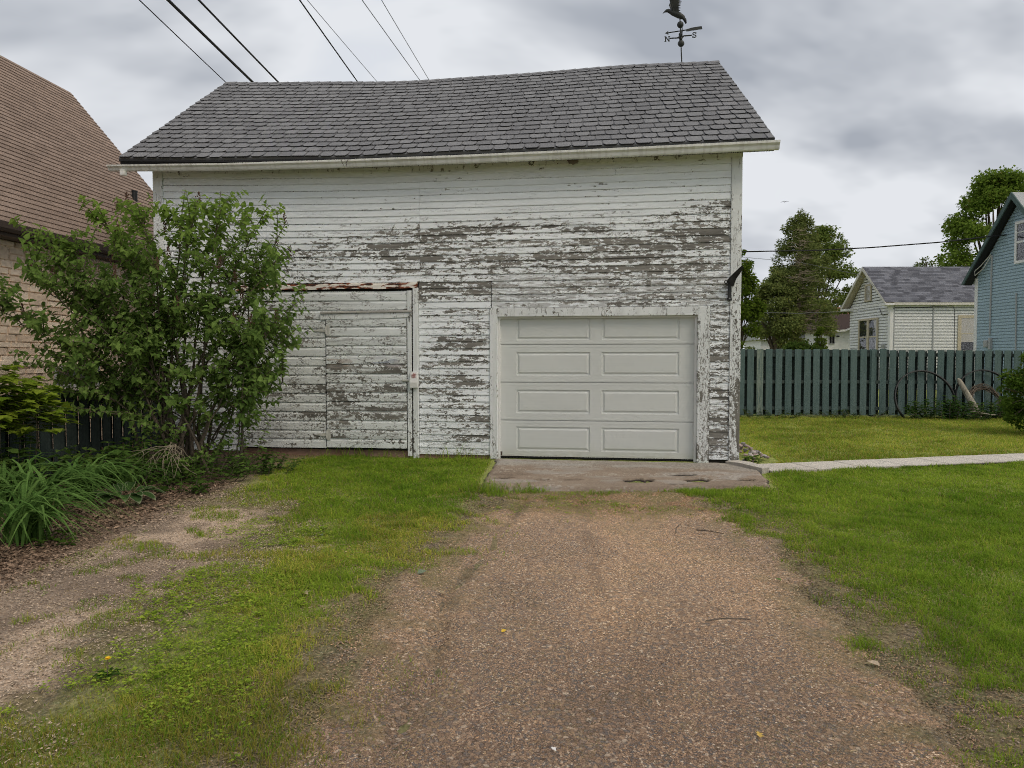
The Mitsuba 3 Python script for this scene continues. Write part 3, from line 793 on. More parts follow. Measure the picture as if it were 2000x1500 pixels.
# ------------------------------------------------------------------ the weathervane on the ridge
WV = thing('weathervane', 'black weathervane with an eagle, an arrow and letters N and S on the garage ridge', 'weathervane')
vx = lambda m, b, **k: add(WV + '__' + k.pop('part'), (W(m[0] * np.array([1, 1, 1]) + np.array([-0.54, 3.2, 6.87]) + (m[0][:, 2:3] * np.array([[-0.046, 0, 0]]))), m[1]), b, **k)
vx(lathe([(0.011, -0.1), (0.011, 0.38), (0.0105, 0.9), (0.010, 0.905)], 10), 'm_copper', part='pole')
ball = lambda z, r: lathe([(r * math.cos(a) + 1e-4, z + r * math.sin(a)) for a in np.linspace(-1.57, 1.57, 11)], 20)
vx(ball(0.447, 0.060), 'm_copper', part='ball', smooth=True)
vx(ball(0.790, 0.060), 'm_copper', part='ball', smooth=True)
vx(lathe([(0.012, 0.50), (0.034, 0.53), (0.030, 0.56), (0.018, 0.585), (0.036, 0.60), (0.036, 0.625), (0.014, 0.65), (0.014, 0.68)], 16), 'm_copper', part='hub', smooth=30)
arms = []
for dx, dy in ((1, 0), (-1, 0), (0, 1), (0, -1)):
    arms.append(tube([[0.02 * dx, 0.02 * dy, 0.565], [0.06 * dx, 0.06 * dy, 0.568 + 0.015 * dx], [0.20 * dx, 0.20 * dy, 0.569 + 0.016 * dx]], [0.024, 0.014, 0.011], 8))
vx(join(arms), 'm_copper', part='letter_arms')


def serif(ch):
    m = meshkit.text_mesh(ch, 0.095, 0.010, bold=True)
    v, f = np.array(m.vertices), np.array(m.faces)
    v[:, :2] -= (v[:, :2].min(0) + v[:, :2].max(0)) / 2
    w = v[:, 0].max()
    parts = [(v, f)]
    if ch == 'N':
        parts += [box(-w - 0.012, -w + 0.022, 0.038, 0.048, -0.001, 0.011), box(-w - 0.012, -w + 0.022, -0.048, -0.038, -0.001, 0.011), box(w - 0.022, w + 0.012, 0.038, 0.048, -0.001, 0.011)]
    if ch == 'S':
        parts += [box(w - 0.012, w, 0.018, 0.05, -0.001, 0.011), box(-w, -w + 0.012, -0.05, -0.018, -0.001, 0.011)]
    v, f = join(parts)
    return np.column_stack([v[:, 0], -v[:, 2], v[:, 1]]), f


for ch, dx, dz in (('N', -0.245, 0.545), ('S', 0.245, 0.588)):
    v, f = serif(ch)
    vx((v + np.array([dx, 0.005, dz]), f), 'm_copper', part='letter', label=f'letter {ch} on its arm')
for ch, dy in (('E', 0.25), ('W', -0.25)):
    m = meshkit.text_mesh(ch, 0.095, 0.010, bold=True)
    v, f = np.array(m.vertices), np.array(m.faces)
    v[:, :2] -= (v[:, :2].min(0) + v[:, :2].max(0)) / 2
    # letters facing along the ridge, seen edge-on from the drive
    vx((np.column_stack([v[:, 2] - 0.005, v[:, 0] + dy, v[:, 1] + 0.565]), f), 'm_copper', part='letter')
ar = lambda x: 0.655 + 0.055 * (x + 0.25) / 0.6
vx(join([tube([[-0.24, 0, ar(-0.24)], [0.12, 0, ar(0.12)]], 0.010, 6),
         loft([[[-0.285, -0.004, ar(-0.285)], [-0.215, -0.004, ar(-0.215) + 0.036], [-0.235, -0.004, ar(-0.235)], [-0.215, -0.004, ar(-0.215) - 0.036]],
               [[-0.285, 0.004, ar(-0.285)], [-0.215, 0.004, ar(-0.215) + 0.036], [-0.235, 0.004, ar(-0.235)], [-0.215, 0.004, ar(-0.215) - 0.036]]]),
         *[loft([[[x, -0.004, ar(x) + 0.008 + 0.02 * min(1, (x - 0.09) * 9)], [x + 0.042, -0.004, ar(x) + 0.012 + 0.02 * min(1, (x - 0.05) * 9)], [x + 0.052, -0.004, ar(x) - 0.022], [x + 0.006, -0.004, ar(x) - 0.028]],
                 [[x, 0.004, ar(x) + 0.008 + 0.02 * min(1, (x - 0.09) * 9)], [x + 0.042, 0.004, ar(x) + 0.012 + 0.02 * min(1, (x - 0.05) * 9)], [x + 0.052, 0.004, ar(x) - 0.022], [x + 0.006, 0.004, ar(x) - 0.028]]])
           for x in np.arange(0.10, 0.36, 0.040)]]), 'm_copper', part='arrow')


def eagle():
    """Body, head, beak, fanned tail and two raised wings as one surface; it faces -x."""
    J = [((-0.235, 0, 1.060), 0.026), ((-0.20, 0, 1.055), 0.034), ((-0.12, 0, 1.010), 0.048), ((-0.02, 0, 0.965), 0.056), ((0.05, 0, 0.925), 0.040), ((-0.285, 0, 1.035), 0.010), ((-0.305, 0, 1.018), 0.005)]
    body = hull_spheres(J, [(0, 1), (1, 2), (2, 3), (3, 4), (0, 5), (5, 6)], 14)
    out = manifold3d.Manifold(manifold3d.Mesh(body[0].astype(np.float32), body[1].astype(np.uint32)))
    s = manifold3d.Manifold.sphere(1.0, 8)
    for k in range(5):   # tail feathers
        y = (k - 2) * 0.02
        out += manifold3d.Manifold.batch_hull([s.scale([0.016, 0.01, 0.016]).translate([0.04, y * 0.4, 0.93]), s.scale([0.011, 0.007, 0.008]).translate([0.095, y, 0.875]), s.scale([0.007, 0.006, 0.006]).translate([0.112 - abs(k - 2) * 0.004, y * 1.3, 0.815 + abs(k - 2) * 0.006])])
    for sy in (-1, 1):   # raised wings with parted feathers
        arm = [(-0.12, 0.035 * sy, 1.03), (-0.17, 0.09 * sy, 1.20), (-0.10, 0.15 * sy, 1.34), (0.02, 0.20 * sy, 1.44)]
        for p, q, r0, r1 in ((arm[0], arm[1], 0.020, 0.016), (arm[1], arm[2], 0.016, 0.012), (arm[2], arm[3], 0.012, 0.006)):
            out += manifold3d.Manifold.batch_hull([s.scale([r0] * 3).translate(list(p)), s.scale([r1] * 3).translate(list(q))])
        a = np.array(arm)
        prev = None
        for k in range(15):
            w = k / 14 * 3
            i = min(int(w), 2)
            p = a[i] + (a[i + 1] - a[i]) * (w - i)
            ln = 0.13 + 0.06 * math.sin(k / 14 * 2.6)
            d = np.array([0.80 - 0.25 * k / 14, 0.10 * sy, -0.35 + 0.75 * k / 14])
            e = p + d / np.linalg.norm(d) * ln
            fe = [s.scale([0.016, 0.006, 0.016]).translate(list(p)), s.scale([0.010, 0.004, 0.012]).translate(list((p + 3 * e) / 4))]
            out += manifold3d.Manifold.batch_hull(fe + [s.scale([0.006, 0.003, 0.007]).translate(list(e))])
            if prev:
                out += manifold3d.Manifold.batch_hull(fe + prev)
            prev = fe
    out += manifold3d.Manifold.batch_hull([s.scale([0.012] * 3).translate([-0.005, 0, 0.92]), s.scale([0.010] * 3).translate([0.0, 0, 0.84])])
    m = out.to_mesh()
    return np.array(m.vert_properties[:, :3], float), np.array(m.tri_verts, int)


vx(eagle(), 'm_copper', part='eagle', smooth=40)


# ------------------------------------------------------------------ the stone building on the left
CH = thing('stone_building', 'tan stone building with a steep brown shingle roof left of the garage', 'building')
CD = np.array([0.0827, 0.9966, 0])
CN = np.array([0.9966, -0.0827, 0])           # out of the wall, to the right
CO = np.array([-8.02, 0, 0])


def C(v):
    """(along, out, z) -> world"""
    v = np.asarray(v, float)
    return CO + v[..., :1] * CD + v[..., 1:2] * CN + v[..., 2:] * np.array([0, 0, 1.0])


def cadd(key, m, b, **k):
    return add(key, (C(m[0]), m[1]), b, **k)


WINS = [(8.6, 10.27, 0.62, 1.37), (11.45, 12.55, 1.02, 1.37)]
WO = -0.30
cadd(CH + '__wall', join([box(-3, 16.2, -6.9, WO - 0.012, -0.1, 3.32)]), 'm_stone_back')
tri = loft([[[16.2, WO - 0.03, 3.32], [16.2, -6.9, 3.32], [16.2, -3.6, 7.35]], [[16.1, WO - 0.03, 3.32], [16.1, -6.9, 3.32], [16.1, -3.6, 7.35]]])
cadd(CH + '__gable', tri, 'm_stone_back')
stones = []
z = 0.30
while z < 3.22:
    h = random.choice([0.085, 0.115, 0.115, 0.16, 0.20])
    h = min(h, 3.25 - z)
    y = 8.0 + random.random() * 0.3
    while y < 14.6:
        w = random.uniform(0.18, 0.46)
        a, b = y, y + w
        y = b
        if 1.37 <= z + h * 0.5 < 1.47 or any(a < w1 + 0.02 and b > w0 - 0.02 and z + h > z0 - 0.06 and z < z1 for w0, w1, z0, z1 in WINS):
            continue
        split = h > 0.15 and random.random() < 0.4
        for (q0, q1) in ((z, z + h * 0.48), (z + h * 0.5, z + h)) if split else ((z, z + h),):
            d = random.uniform(0.004, 0.022)
            g = 0.006
            a, b = a + 0.007, b - 0.007
            ring0 = [[a + g, WO - 0.03, q0 + g], [b - g, WO - 0.03, q0 + g], [b - g, WO - 0.03, q1 - g], [a + g, WO - 0.03, q1 - g]]
            jit = lambda: random.uniform(-0.006, 0.006)
            e = 0.010
            ring1 = [[a + g + e * .5 + jit() * .5, WO + d, q0 + g + e * .5], [b - g - e * .5, WO + d + jit(), q0 + g + e * .5], [b - g - e * .5, WO + d + jit(), q1 - g - e * .5], [a + g + e * .5, WO + d + jit(), q1 - g - e * .5]]
            v, f = loft([ring0, ring1])
            stones.append(((a + b) / 2, v, f, random.random()))
    z += h
vis = sorted(stones, key=lambda s: abs(s[0] - 10.9))
for _, v, f, r in vis[:296]:
    cadd(CH + '__wall__stone', (v, f), 'm_stone', uv=np.full((len(v), 2), r))
rv, rf = join([(v, f) for _, v, f, _ in vis[296:]])
cadd(CH + '__wall__stonework', (rv, rf), 'm_stone', uv=np.repeat(np.array([[r, 0] for *_, r in vis[296:]]), 8, axis=0), kind='stuff')
for a0, a1 in ((8.0, 9.6), (9.605, 11.2), (11.205, 12.9), (12.905, 14.6)):
    v, f = box(a0, a1, WO - 0.03, WO + 0.022, 1.375, 1.465, 0.004)
    cadd(CH + '__wall__lintel_stone', (v, f), 'm_stone', uv=np.full((len(v), 2), 0.8))
for w0, w1, z0, z1 in WINS:
    wk = CH + '__window' if CH + '__window' not in scene else CH + '__window_001'
    cadd(wk, join([box(w0, w1, WO - 0.028, WO - 0.003, z0, z1)]), 'm_room')
    t = 0.05
    cadd(wk + '__frame', join([box(w0, w0 + t, WO - 0.004, WO + 0.012, z0, z1), box(w1 - t, w1, WO - 0.004, WO + 0.012, z0, z1), box(w0 + t, w1 - t, WO - 0.004, WO + 0.012, z1 - t, z1), box(w0 + t, w1 - t, WO - 0.004, WO + 0.012, z0, z0 + t)]), 'm_grey')
    cadd(wk + '__pane', (np.array([[w0, WO + 0.004, z0], [w1, WO + 0.004, z0], [w1, WO + 0.004, z1], [w0, WO + 0.004, z1]]), np.array([[0, 1, 2, 3]])), 'm_glass')
    cadd(wk + '__sill', box(w0 - 0.05, w1 + 0.05, WO - 0.02, WO + 0.05, z0 - 0.055, z0 - 0.004, 0.004), 'm_walk')
# roof: stepped courses up the steep slope
EAVE, RIDGE = np.array([0.03, 3.42]), np.array([-3.63, 7.68])
NC = 45
rings, uvr = [], []
for k in range(NC):
    for t, lift, vv in ((k / NC, 0.004, k + 0.001), (k / NC, 0.017, k + 0.001), (k / NC, 0.017, k + 0.20), ((k + 1) / NC, 0.004, k + 0.999)):
        p = EAVE + (RIDGE - EAVE) * t + np.array([0.759, 0.651]) * lift
        rings.append(p)
        uvr.append(vv)
ends = (-3.2, 16.38)
nrm = len(rings)
v = np.array([[y + (0.12 * (i / nrm) if y > 0 else 0), p[0], p[1]] for i, p in enumerate(rings) for y in ends])
uv = np.array([[0, q] for q in uvr for _ in ends])
f = np.array([[2 * i, 2 * i + 1, 2 * i + 3, 2 * i + 2] for i in range(nrm - 1)])
CR = CH + '__roof'
cadd(CR, (v, f), 'm_church_roof', uv=uv)
cadd(CH + '__back_slope', (np.array([[y, x, z] for y in ends for x, z in ((-3.63, 7.68), (-7.3, 3.4))]), np.array([[0, 2, 3, 1]])), 'm_church_roof', uv=np.zeros((4, 2)))
cadd(CH + '__rake_trim', loft([[[16.30, EAVE[0], EAVE[1] - 0.015], [16.395, EAVE[0], EAVE[1] - 0.015], [16.395, EAVE[0], EAVE[1] - 0.20], [16.30, EAVE[0], EAVE[1] - 0.20]],
                               [[16.42, RIDGE[0], RIDGE[1] - 0.015], [16.515, RIDGE[0], RIDGE[1] - 0.015], [16.515, RIDGE[0], RIDGE[1] - 0.20], [16.42, RIDGE[0], RIDGE[1] - 0.20]]]), 'm_brown')
cadd(CH + '__gutter', loft([[[y, -0.02, 3.29], [y, 0.07, 3.29], [y, 0.10, 3.33], [y, 0.11, 3.42], [y, 0.09, 3.42], [y, 0.08, 3.34], [y, -0.02, 3.31]] for y in (-3.1, 5, 16.36)]), 'm_brown')
cadd(CH + '__soffit', box(-3.1, 16.3, WO - 0.02, 0.0, 3.24, 3.285), 'm_brown')
cadd(CH + '__vent_pipe', (lambda m: (m[0] + np.array([15.05, -1.18, 4.6]), m[1]))(lathe([(0.055, 0), (0.055, 0.40), (0.062, 0.40), (0.062, 0.43), (0.04, 0.43)], 14)), 'm_black', smooth=30, label='short black vent pipe through the brown roof')

# ------------------------------------------------------------------ fences
GF = thing('garden_fence', 'low dark green board fence behind the plants left of the garage', 'fence')
fx = lambda y: -6.10 + 0.044 * y
FT = 1.06
y = 3.4
i = 0
while y < 11.25:
    for side, off in ((1, 0.020), (-1, -0.034)):
        y0 = y + (0.1225 if side < 0 else 0)
        v, f = box(-0.008, 0.014, 0, 0.178, 0.05, FT - 0.02 + 0.004 * random.random(), 0.003)
        v = v + np.array([fx(y0) + off, y0, 0])
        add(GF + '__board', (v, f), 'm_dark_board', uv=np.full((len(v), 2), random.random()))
    y += 0.245
for z in (0.28, 0.86):
    v, f = box(-0.018, 0.011, 3.4, 11.3, z, z + 0.09)
    v = np.column_stack([v[:, 0] + fx(v[:, 1]), v[:, 1], v[:, 2]])
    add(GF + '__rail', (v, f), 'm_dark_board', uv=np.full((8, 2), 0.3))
v, f = box(-0.075, 0.075, 3.4, 11.3, FT - 0.015, FT + 0.02, 0.004)
v = np.column_stack([v[:, 0] + fx(v[:, 1]), v[:, 1], v[:, 2]])
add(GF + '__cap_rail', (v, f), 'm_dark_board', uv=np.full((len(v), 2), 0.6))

BF = thing('yard_fence', 'tall blue-green board fence across the back yard right of the garage', 'fence')
x, i = 4.9, 0
while x < 16.6:
    yb = 18.55 if x < 9.5 else 18.52 - 0.02 * (x - 9.5)
    top = 1.735 + 0.012 * random.random() - (0.03 if x > 9.6 else 0)
    r = random.random() * 0.80
    if abs(x - 6.35) < 0.12:
        r = 0.97
    for side in (0, 1):
        xx = x + (0.1115 if side else 0) + random.uniform(-0.006, 0.006)
        lo = 0.015 + 0.02 * random.random()
        v, f = box(0, 0.170 + 0.022 * side, -0.072 if not side else 0.050, -0.050 if not side else 0.072, lo, top - (0.02 if side else 0), 0.004)
        tilt = random.uniform(-0.006, 0.006)
        v = v + np.column_stack([xx + tilt * v[:, 2], np.full(len(v), yb), v[:, 2] * 0])
        add(BF + '__board', (v, f), 'm_dark_board' if side else 'm_green', uv=np.full((len(v), 2), r))  # back boards near-black: shade seen in the gaps is put into their colour
    x += 0.245
for z in (0.16, 0.85, 1.55):
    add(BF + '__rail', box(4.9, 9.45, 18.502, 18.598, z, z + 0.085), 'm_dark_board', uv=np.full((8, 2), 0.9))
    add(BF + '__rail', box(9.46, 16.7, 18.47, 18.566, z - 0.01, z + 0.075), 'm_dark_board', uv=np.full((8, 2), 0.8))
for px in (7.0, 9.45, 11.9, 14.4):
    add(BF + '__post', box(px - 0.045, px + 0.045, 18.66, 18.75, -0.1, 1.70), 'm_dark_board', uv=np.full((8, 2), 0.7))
v, f = box(9.34, 9.43, 18.455, 18.475, 0.02, 1.715, 0.003)
add(BF + '__joint_board', (v, f), 'm_green', uv=np.tile([[0.55, 0.0]], (len(v), 1)))

# steel hoops, a leaning post and a vine wreath in front of the fence
for cx, r, w, lean, lab in ((10.56, 0.78, 0.07, 0.30, 'large rusty steel wheel hoop leaning on the fence left of the weathered post'), (12.10, 0.78, 0.07, 0.26, 'large rusty steel wheel hoop leaning on the fence behind the vine wreath')):
    rings = []
    for a in np.linspace(0, 2 * np.pi, 65):
        rings.append([[rr * math.cos(a), yy, rr * math.sin(a)] for rr, yy in ((r, -w / 2), (r, w / 2), (r - 0.026, w / 2), (r - 0.026, -w / 2))])
    v, f = loft(rings, caps=False)
    th = lean
    yy = v[:, 1] * math.cos(th) + (v[:, 2] + r) * math.sin(th)
    zz = (v[:, 2] + r) * math.cos(th) - v[:, 1] * math.sin(th) - 0.30
    add('wheel_hoop', (np.column_stack([v[:, 0] + cx, yy + 17.90, zz]), f), 'm_black', label=lab, cat='wheel hoop', group=None)
pts = np.array([[11.72, 17.75, -0.05], [11.63, 17.85, 0.30], [11.52, 17.98, 0.62], [11.42, 18.12, 0.93], [11.40, 18.15, 0.99]])
add('leaning_post', tube(pts, [0.085, 0.08, 0.07, 0.055, 0.025], 9), 'm_driftwood', smooth=50, label='pale weathered post leaning against the blue-green fence between the hoops', cat='post')
add('driftwood_piece', tube([[11.35, 17.62, 0.16], [11.52, 17.58, 0.17], [11.70, 17.6, 0.13], [11.86, 17.6, 0.09], [12.0, 17.58, 0.11]], [0.012, 0.05, 0.04, 0.03, 0.01], 7), 'm_driftwood', smooth=50, label='short grey driftwood branch lying at the foot of the leaning post', cat='branch')
tw = []
for k in range(16):
    a0, ph = random.random() * 6.3, random.random() * 6.3
    rr = 0.40 + random.uniform(-0.06, 0.06)
    tw.append(tube([[12.10 + (rr + 0.035 * math.sin(5 * a + ph)) * math.cos(a + a0), 18.12 + 0.05 * math.sin(3 * a + ph) + 0.15 * math.sin(a + a0), 0.36 + (rr + 0.035 * math.sin(4 * a + ph)) * math.sin(a + a0)] for a in np.linspace(0, 5.4, 34)], 0.009, 4))
add('vine_wreath', join(tw), 'm_bark', label='dark wreath of twisted vine propped on the fence inside the right hoop', cat='wreath')

# ------------------------------------------------------------------ houses behind the fence


def courses(x0, x1, z0, z1, e, top=None, gap=0.17, dep=0.036):
    """Lap siding facing -y at y = 0: saw-tooth courses, clipped under a gable by top(x)."""
    vs, fs = [], []
    n = int((z1 - z0) / e)
    for k in range(n):
        za, zb = z0 + k * e, z0 + (k + 1) * e
        a0, a1, b0, b1 = x0, x1, x0, x1
        if top is not None:
            (a0, a1), (b0, b1) = top(za), top(zb)
            if a1 - a0 < 0.02:
                continue
        o = len(vs)
        zg = za + gap * e
        vs += [[a0, -dep, zg], [a1, -dep, zg], [b1, 0.006 - dep, zb], [b0, 0.006 - dep, zb], [a0, 0.0, zg], [a1, 0.0, zg], [b0, 0.0, zb], [b1, 0.0, zb]]
        fs += [[o, o + 1, o + 2, o + 3], [o + 4, o + 5, o + 1, o], [o + 3, o + 2, o + 7, o + 6]]
    return np.array(vs, float), np.array(fs)


WH = thing('white_house', 'small white clapboard house with a grey shingle roof beyond the fence', 'house')
HX, HY = 18.08, 34.0          # front corner; the eave side faces the camera, the gable faces left
add(WH + '__wall', join([box(HX + 0.002, 30, HY + 0.002, HY + 4.0, 0, 4.22)]), 'm_grey')
v, f = courses(HX, 30, 1.0, 4.16, 0.145, None, 0.27, 0.05)
add(WH + '__front_siding', (v + np.array([0, HY, 0]), f), 'm_white_siding')
gtop = lambda z: (0.0, 4.0) if z < 4.1 else ((z - 4.1) / 0.98 * 1.0, 4.0 - (z - 4.1) / 0.98 * 1.0)
v, f = courses(0, 4.0, 1.0, 5.98, 0.145, gtop, 0.27, 0.05)
add(WH + '__gable_siding', (np.column_stack([HX + v[:, 1], HY + 4.0 - v[:, 0], v[:, 2]]), f), 'm_white_siding')
add(WH + '__corner_trim', join([box(HX - 0.055, HX + 0.12, HY - 0.055, HY + 0.0, 1, 4.12), box(HX - 0.056, HX - 0.0, HY, HY + 0.14, 1, 4.12)]), 'm_white')
add(WH + '__belt_trim', box(HX - 0.05, HX, HY, HY + 4.0, 4.08, 4.20), 'm_white')
rx0, rx1 = HX - 0.42, 30.0
prof = [(-0.28, 4.19)] + [(0, 0)]
NCs = 22
rings, uvs = [], []
for k in range(NCs):
    for t, l, q in ((k / NCs, 0.012, k + 0.001), ((k + 1) / NCs, 0.001, k + 0.999)):
        rings.append((HY - 0.30 + 2.30 * t, 4.16 + 1.96 * t + l))
        uvs.append(q)
v = np.array([[x, a, b] for a, b in rings for x in (rx0, rx1)])
f = np.array([[2 * i, 2 * i + 1, 2 * i + 3, 2 * i + 2] for i in range(len(rings) - 1)])
add(WH + '__roof', (v, f), 'm_far_roof', uv=np.array([[0, q] for q in uvs for _ in (0, 1)]))
add(WH + '__roof__back_slope', (np.array([[rx0, HY + 2.0, 6.12], [rx1, HY + 2.0, 6.12], [rx1, HY + 4.3, 4.16], [rx0, HY + 4.3, 4.16]]), np.array([[0, 1, 2, 3]])), 'm_far_roof', uv=np.zeros((4, 2)))
for sgn, ys in ((-1, (HY - 0.30, HY + 2.0)), (1, (HY + 4.3, HY + 2.0))):
    add(WH + '__rake_board', loft([[[rx0 - 0.01, ys[0], 4.155], [rx0 + 0.03, ys[0], 4.155], [rx0 + 0.03, ys[0], 4.02], [rx0 - 0.01, ys[0], 4.02]], [[rx0 - 0.01, ys[1], 6.115], [rx0 + 0.03, ys[1], 6.115], [rx0 + 0.03, ys[1], 5.93], [rx0 - 0.01, ys[1], 5.93]]]), 'm_soffit')
    add(WH + '__rake_soffit', loft([[[rx0 + 0.03, ys[0], 4.10], [HX, ys[0], 4.10], [HX, ys[0], 4.06], [rx0 + 0.03, ys[0], 4.06]], [[rx0 + 0.03, ys[1], 6.06], [HX, ys[1], 6.06], [HX, ys[1], 6.02], [rx0 + 0.03, ys[1], 6.02]]]), 'm_tan')
    y0 = HY - 0.32 if sgn < 0 else HY + 3.72
    add(WH + '__eave_return', loft([[[rx0, y0, 4.12], [HX, y0, 4.12], [HX, y0, 4.02], [rx0, y0, 4.02]], [[rx0, y0 + 0.6, 4.12], [HX, y0 + 0.6, 4.12], [HX, y0 + 0.6, 4.02], [rx0, y0 + 0.6, 4.02]]]), 'm_white')
add(WH + '__eave_board', box(HX, 30, HY - 0.30, HY - 0.27, 4.03, 4.15), 'm_soffit')
add(WH + '__eave_soffit', box(HX, 30, HY - 0.269, HY - 0.02, 4.06, 4.09), 'm_soffit')


def gwin(key, y0, y1, z0, z1, double=False, curtain=True):
    """A window in the gable, facing -x."""
    x = HX - 0.055
    add(key, box(x - 0.001, x + 0.05, y0, y1, z0, z1), 'm_room')
    fr = [box(x - 0.06, x, y0 - 0.09, y0, z0 - 0.06, z1 + 0.10), box(x - 0.06, x, y1, y1 + 0.09, z0 - 0.06, z1 + 0.10), box(x - 0.065, x, y0 - 0.001, y1 + 0.001, z1, z1 + 0.10), box(x - 0.075, x, y0 - 0.11, y1 + 0.11, z0 - 0.07, z0)]
    if double:
        m = (y0 + y1) / 2
        fr.append(box(x - 0.055, x, m - 0.10, m + 0.10, z0, z1))
        fr.append(box(x - 0.04, x, y0, y1, (z0 + z1) / 2 - 0.03, (z0 + z1) / 2 + 0.03))
    add(key + '__casing', join(fr), 'm_tan')
    add(key + '__pane', (np.array([[x - 0.03, y0, z0], [x - 0.03, y1, z0], [x - 0.03, y1, z1], [x - 0.03, y0, z1]]), np.array([[0, 1, 2, 3]])), 'm_glass')


gwin(WH + '__gable_window', HY + 1.80, HY + 2.25, 4.45, 5.15)
scene[WH + '__gable_window']['bsdf'] = {'type': 'ref', 'id': 'm_curtain'}
gwin(WH + '__tall_window', HY + 1.1, HY + 2.85, 1.75, 3.42, True)
x = HX - 0.060
add(WH + '__tall_window__curtain', join([loft([[[x, HY + 1.12 + 0.02 * k, 1.8], [x, HY + 1.12 + 0.02 * k, 3.4]] for k in range(2)], caps=False, closed=False), (np.array([[x, HY + 1.12, 3.4], [x, HY + 1.5, 3.4], [x, HY + 1.22, 2.6], [x, HY + 1.32, 1.8], [x, HY + 1.12, 1.8]]), np.array([[0, 1, 2], [0, 2, 3], [0, 3, 4]]))]), 'm_curtain')
# window on the eave side with a drawn blind
w0, w1, z0, z1 = 21.42, 22.25, 1.9, 3.42
FWN = WH + '__front_window'
add(FWN, box(w0, w1, HY - 0.054, HY - 0.0, z0, z1), 'm_room')
add(FWN + '__blind', box(w0, w1, HY - 0.062, HY - 0.055, 2.28, z1), 'm_curtain')
add(FWN + '__casing', join([box(w0 - 0.16, w0, HY - 0.085, HY, z0 - 0.1, z1 + 0.14), box(w1, w1 + 0.12, HY - 0.085, HY, z0 - 0.1, z1 + 0.14), box(w0 - 0.001, w1 + 0.001, HY - 0.088, HY, z1, z1 + 0.14), box(w0, w1, HY - 0.072, HY - 0.0625, 2.66, 2.70)]), 'm_tan')
add(FWN + '__pane', (np.array([[w0, HY - 0.067, z0], [w1, HY - 0.067, z0], [w1, HY - 0.067, z1], [w0, HY - 0.067, z1]]), np.array([[0, 1, 2, 3]])), 'm_glass')
add(WH + '__downspout', box(20.05, 20.12, HY - 0.08, HY - 0.02, 1, 4.05, 0.01), 'm_grey')
add(WH + '__service_pipe', tube([[HX + 0.14, HY - 0.05, 4.0], [HX + 0.14, HY - 0.05, 2.0], [HX + 0.0, HY - 0.06, 1.6]], 0.03, 8), 'm_grey')
add(WH + '__meter', (lambda m: (m[0] + np.array([HX - 0.07, HY + 0.45, 2.05]), m[1]))(lathe([(0.10, -0.2), (0.10, 0.0), (0.13, 0.02), (0.13, 0.14), (0.06, 0.17)], 14)), 'm_grey')
add(WH + '__service_cable', tube([[HX - 0.05, HY + 1.0, 3.98], [HX - 0.1, HY + 0.6, 3.6], [HX - 0.06, HY + 0.15, 3.62], [HX + 0.1, HY - 0.07, 3.9], [19.3, HY - 0.05, 3.92], [21.0, HY - 0.05, 4.0], [21.1, HY - 0.05, 3.8], [21.12, HY - 0.05, 1.6]], 0.014, 5), 'm_wire')

BH = thing('blue_house', 'blue lap-sided house with a steep dark-trimmed gable at the right edge', 'house')
BX, BYL, BHW, BSL, BPK = 16.2, 24.83, 2.06, 1.10, 6.55    # gable plane (facing -x), its far edge, half width, pitch, wall peak
bl = lambda v: np.column_stack([BX + v[:, 1], BYL - v[:, 0], v[:, 2]])      # (along, out, z) of the gable -> world


def badd(key, m, b, **k):
    return add(key, (bl(np.asarray(m[0], float)), m[1]), b, **k)


bev = BPK - BSL * BHW
btop = lambda z: (0.0, 2 * BHW) if z < bev else ((z - bev) / BSL, 2 * BHW - (z - bev) / BSL)
badd(BH + '__wall', loft([[[0.0, y, 0], [2 * BHW, y, 0], [2 * BHW, y, bev], [BHW, y, BPK - 0.02], [0.0, y, bev]] for y in (0.003, 8)]), 'm_blue_siding')
v, f = courses(0.0, 2 * BHW, 0.9, BPK, 0.105, btop)
badd(BH + '__siding', (v, f), 'm_blue_siding')
for sgn, nm in ((-1, '__roof'), (1, '__roof_slope')):
    X = lambda q: BHW + sgn * q
    o = 2.36
    zr = lambda q, d=0.0: 6.70 + d - BSL * q
    badd(BH + nm, loft([[[X(o), y, zr(o)], [X(0), y, zr(0)], [X(0), y, zr(0, 0.08)], [X(o + 0.06), y, zr(o)]] for y in (-0.30, 8.2)]), 'm_grey')
    badd(BH + '__fascia', loft([[[X(o + 0.07), y, zr(o, -0.01)], [X(0), y, zr(0, 0.085)], [X(0), y, zr(0, -0.13)], [X(o - 0.05), y, zr(o, -0.02)]] for y in (-0.345, -0.303)]), 'm_green', uv=np.tile([[0.25, 0.0]], (8, 1)))
    badd(BH + '__eave_soffit', loft([[[X(o - 0.005), y, zr(o, -0.01)], [X(0), y, zr(0, -0.005)], [X(0), y, zr(0, -0.07)], [X(o - 0.03), y, zr(o, -0.04)]] for y in (-0.303, -0.02)]), 'm_fascia')
badd(BH + '__corner_trim', box(-0.07, 0.09, -0.045, 0.02, 0, bev), 'm_white')
w0, w1, z0, z1 = 1.97, 2.92, 4.62, 5.78
BW = BH + '__window'
badd(BW, box(w0, w1, -0.039, 0, z0, z1), 'm_room')
fr = [box(w0 - 0.09, w0, -0.07, 0, z0 - 0.09, z1 + 0.09), box(w1, w1 + 0.09, -0.07, 0, z0 - 0.09, z1 + 0.09), box(w0, w1, -0.071, 0, z1, z1 + 0.09), box(w0, w1, -0.071, 0, z0 - 0.09, z0), box(w0, w1, -0.06, -0.0395, 5.17, 5.24)]
fr += [box(w0 + 0.31 * k, w0 + 0.31 * k + 0.025, -0.055, -0.0395, 5.24, z1) for k in (1, 2)] + [box(w0, w1, -0.0555, -0.0395, 5.50, 5.525)]
badd(BW + '__frame', join(fr), 'm_white')
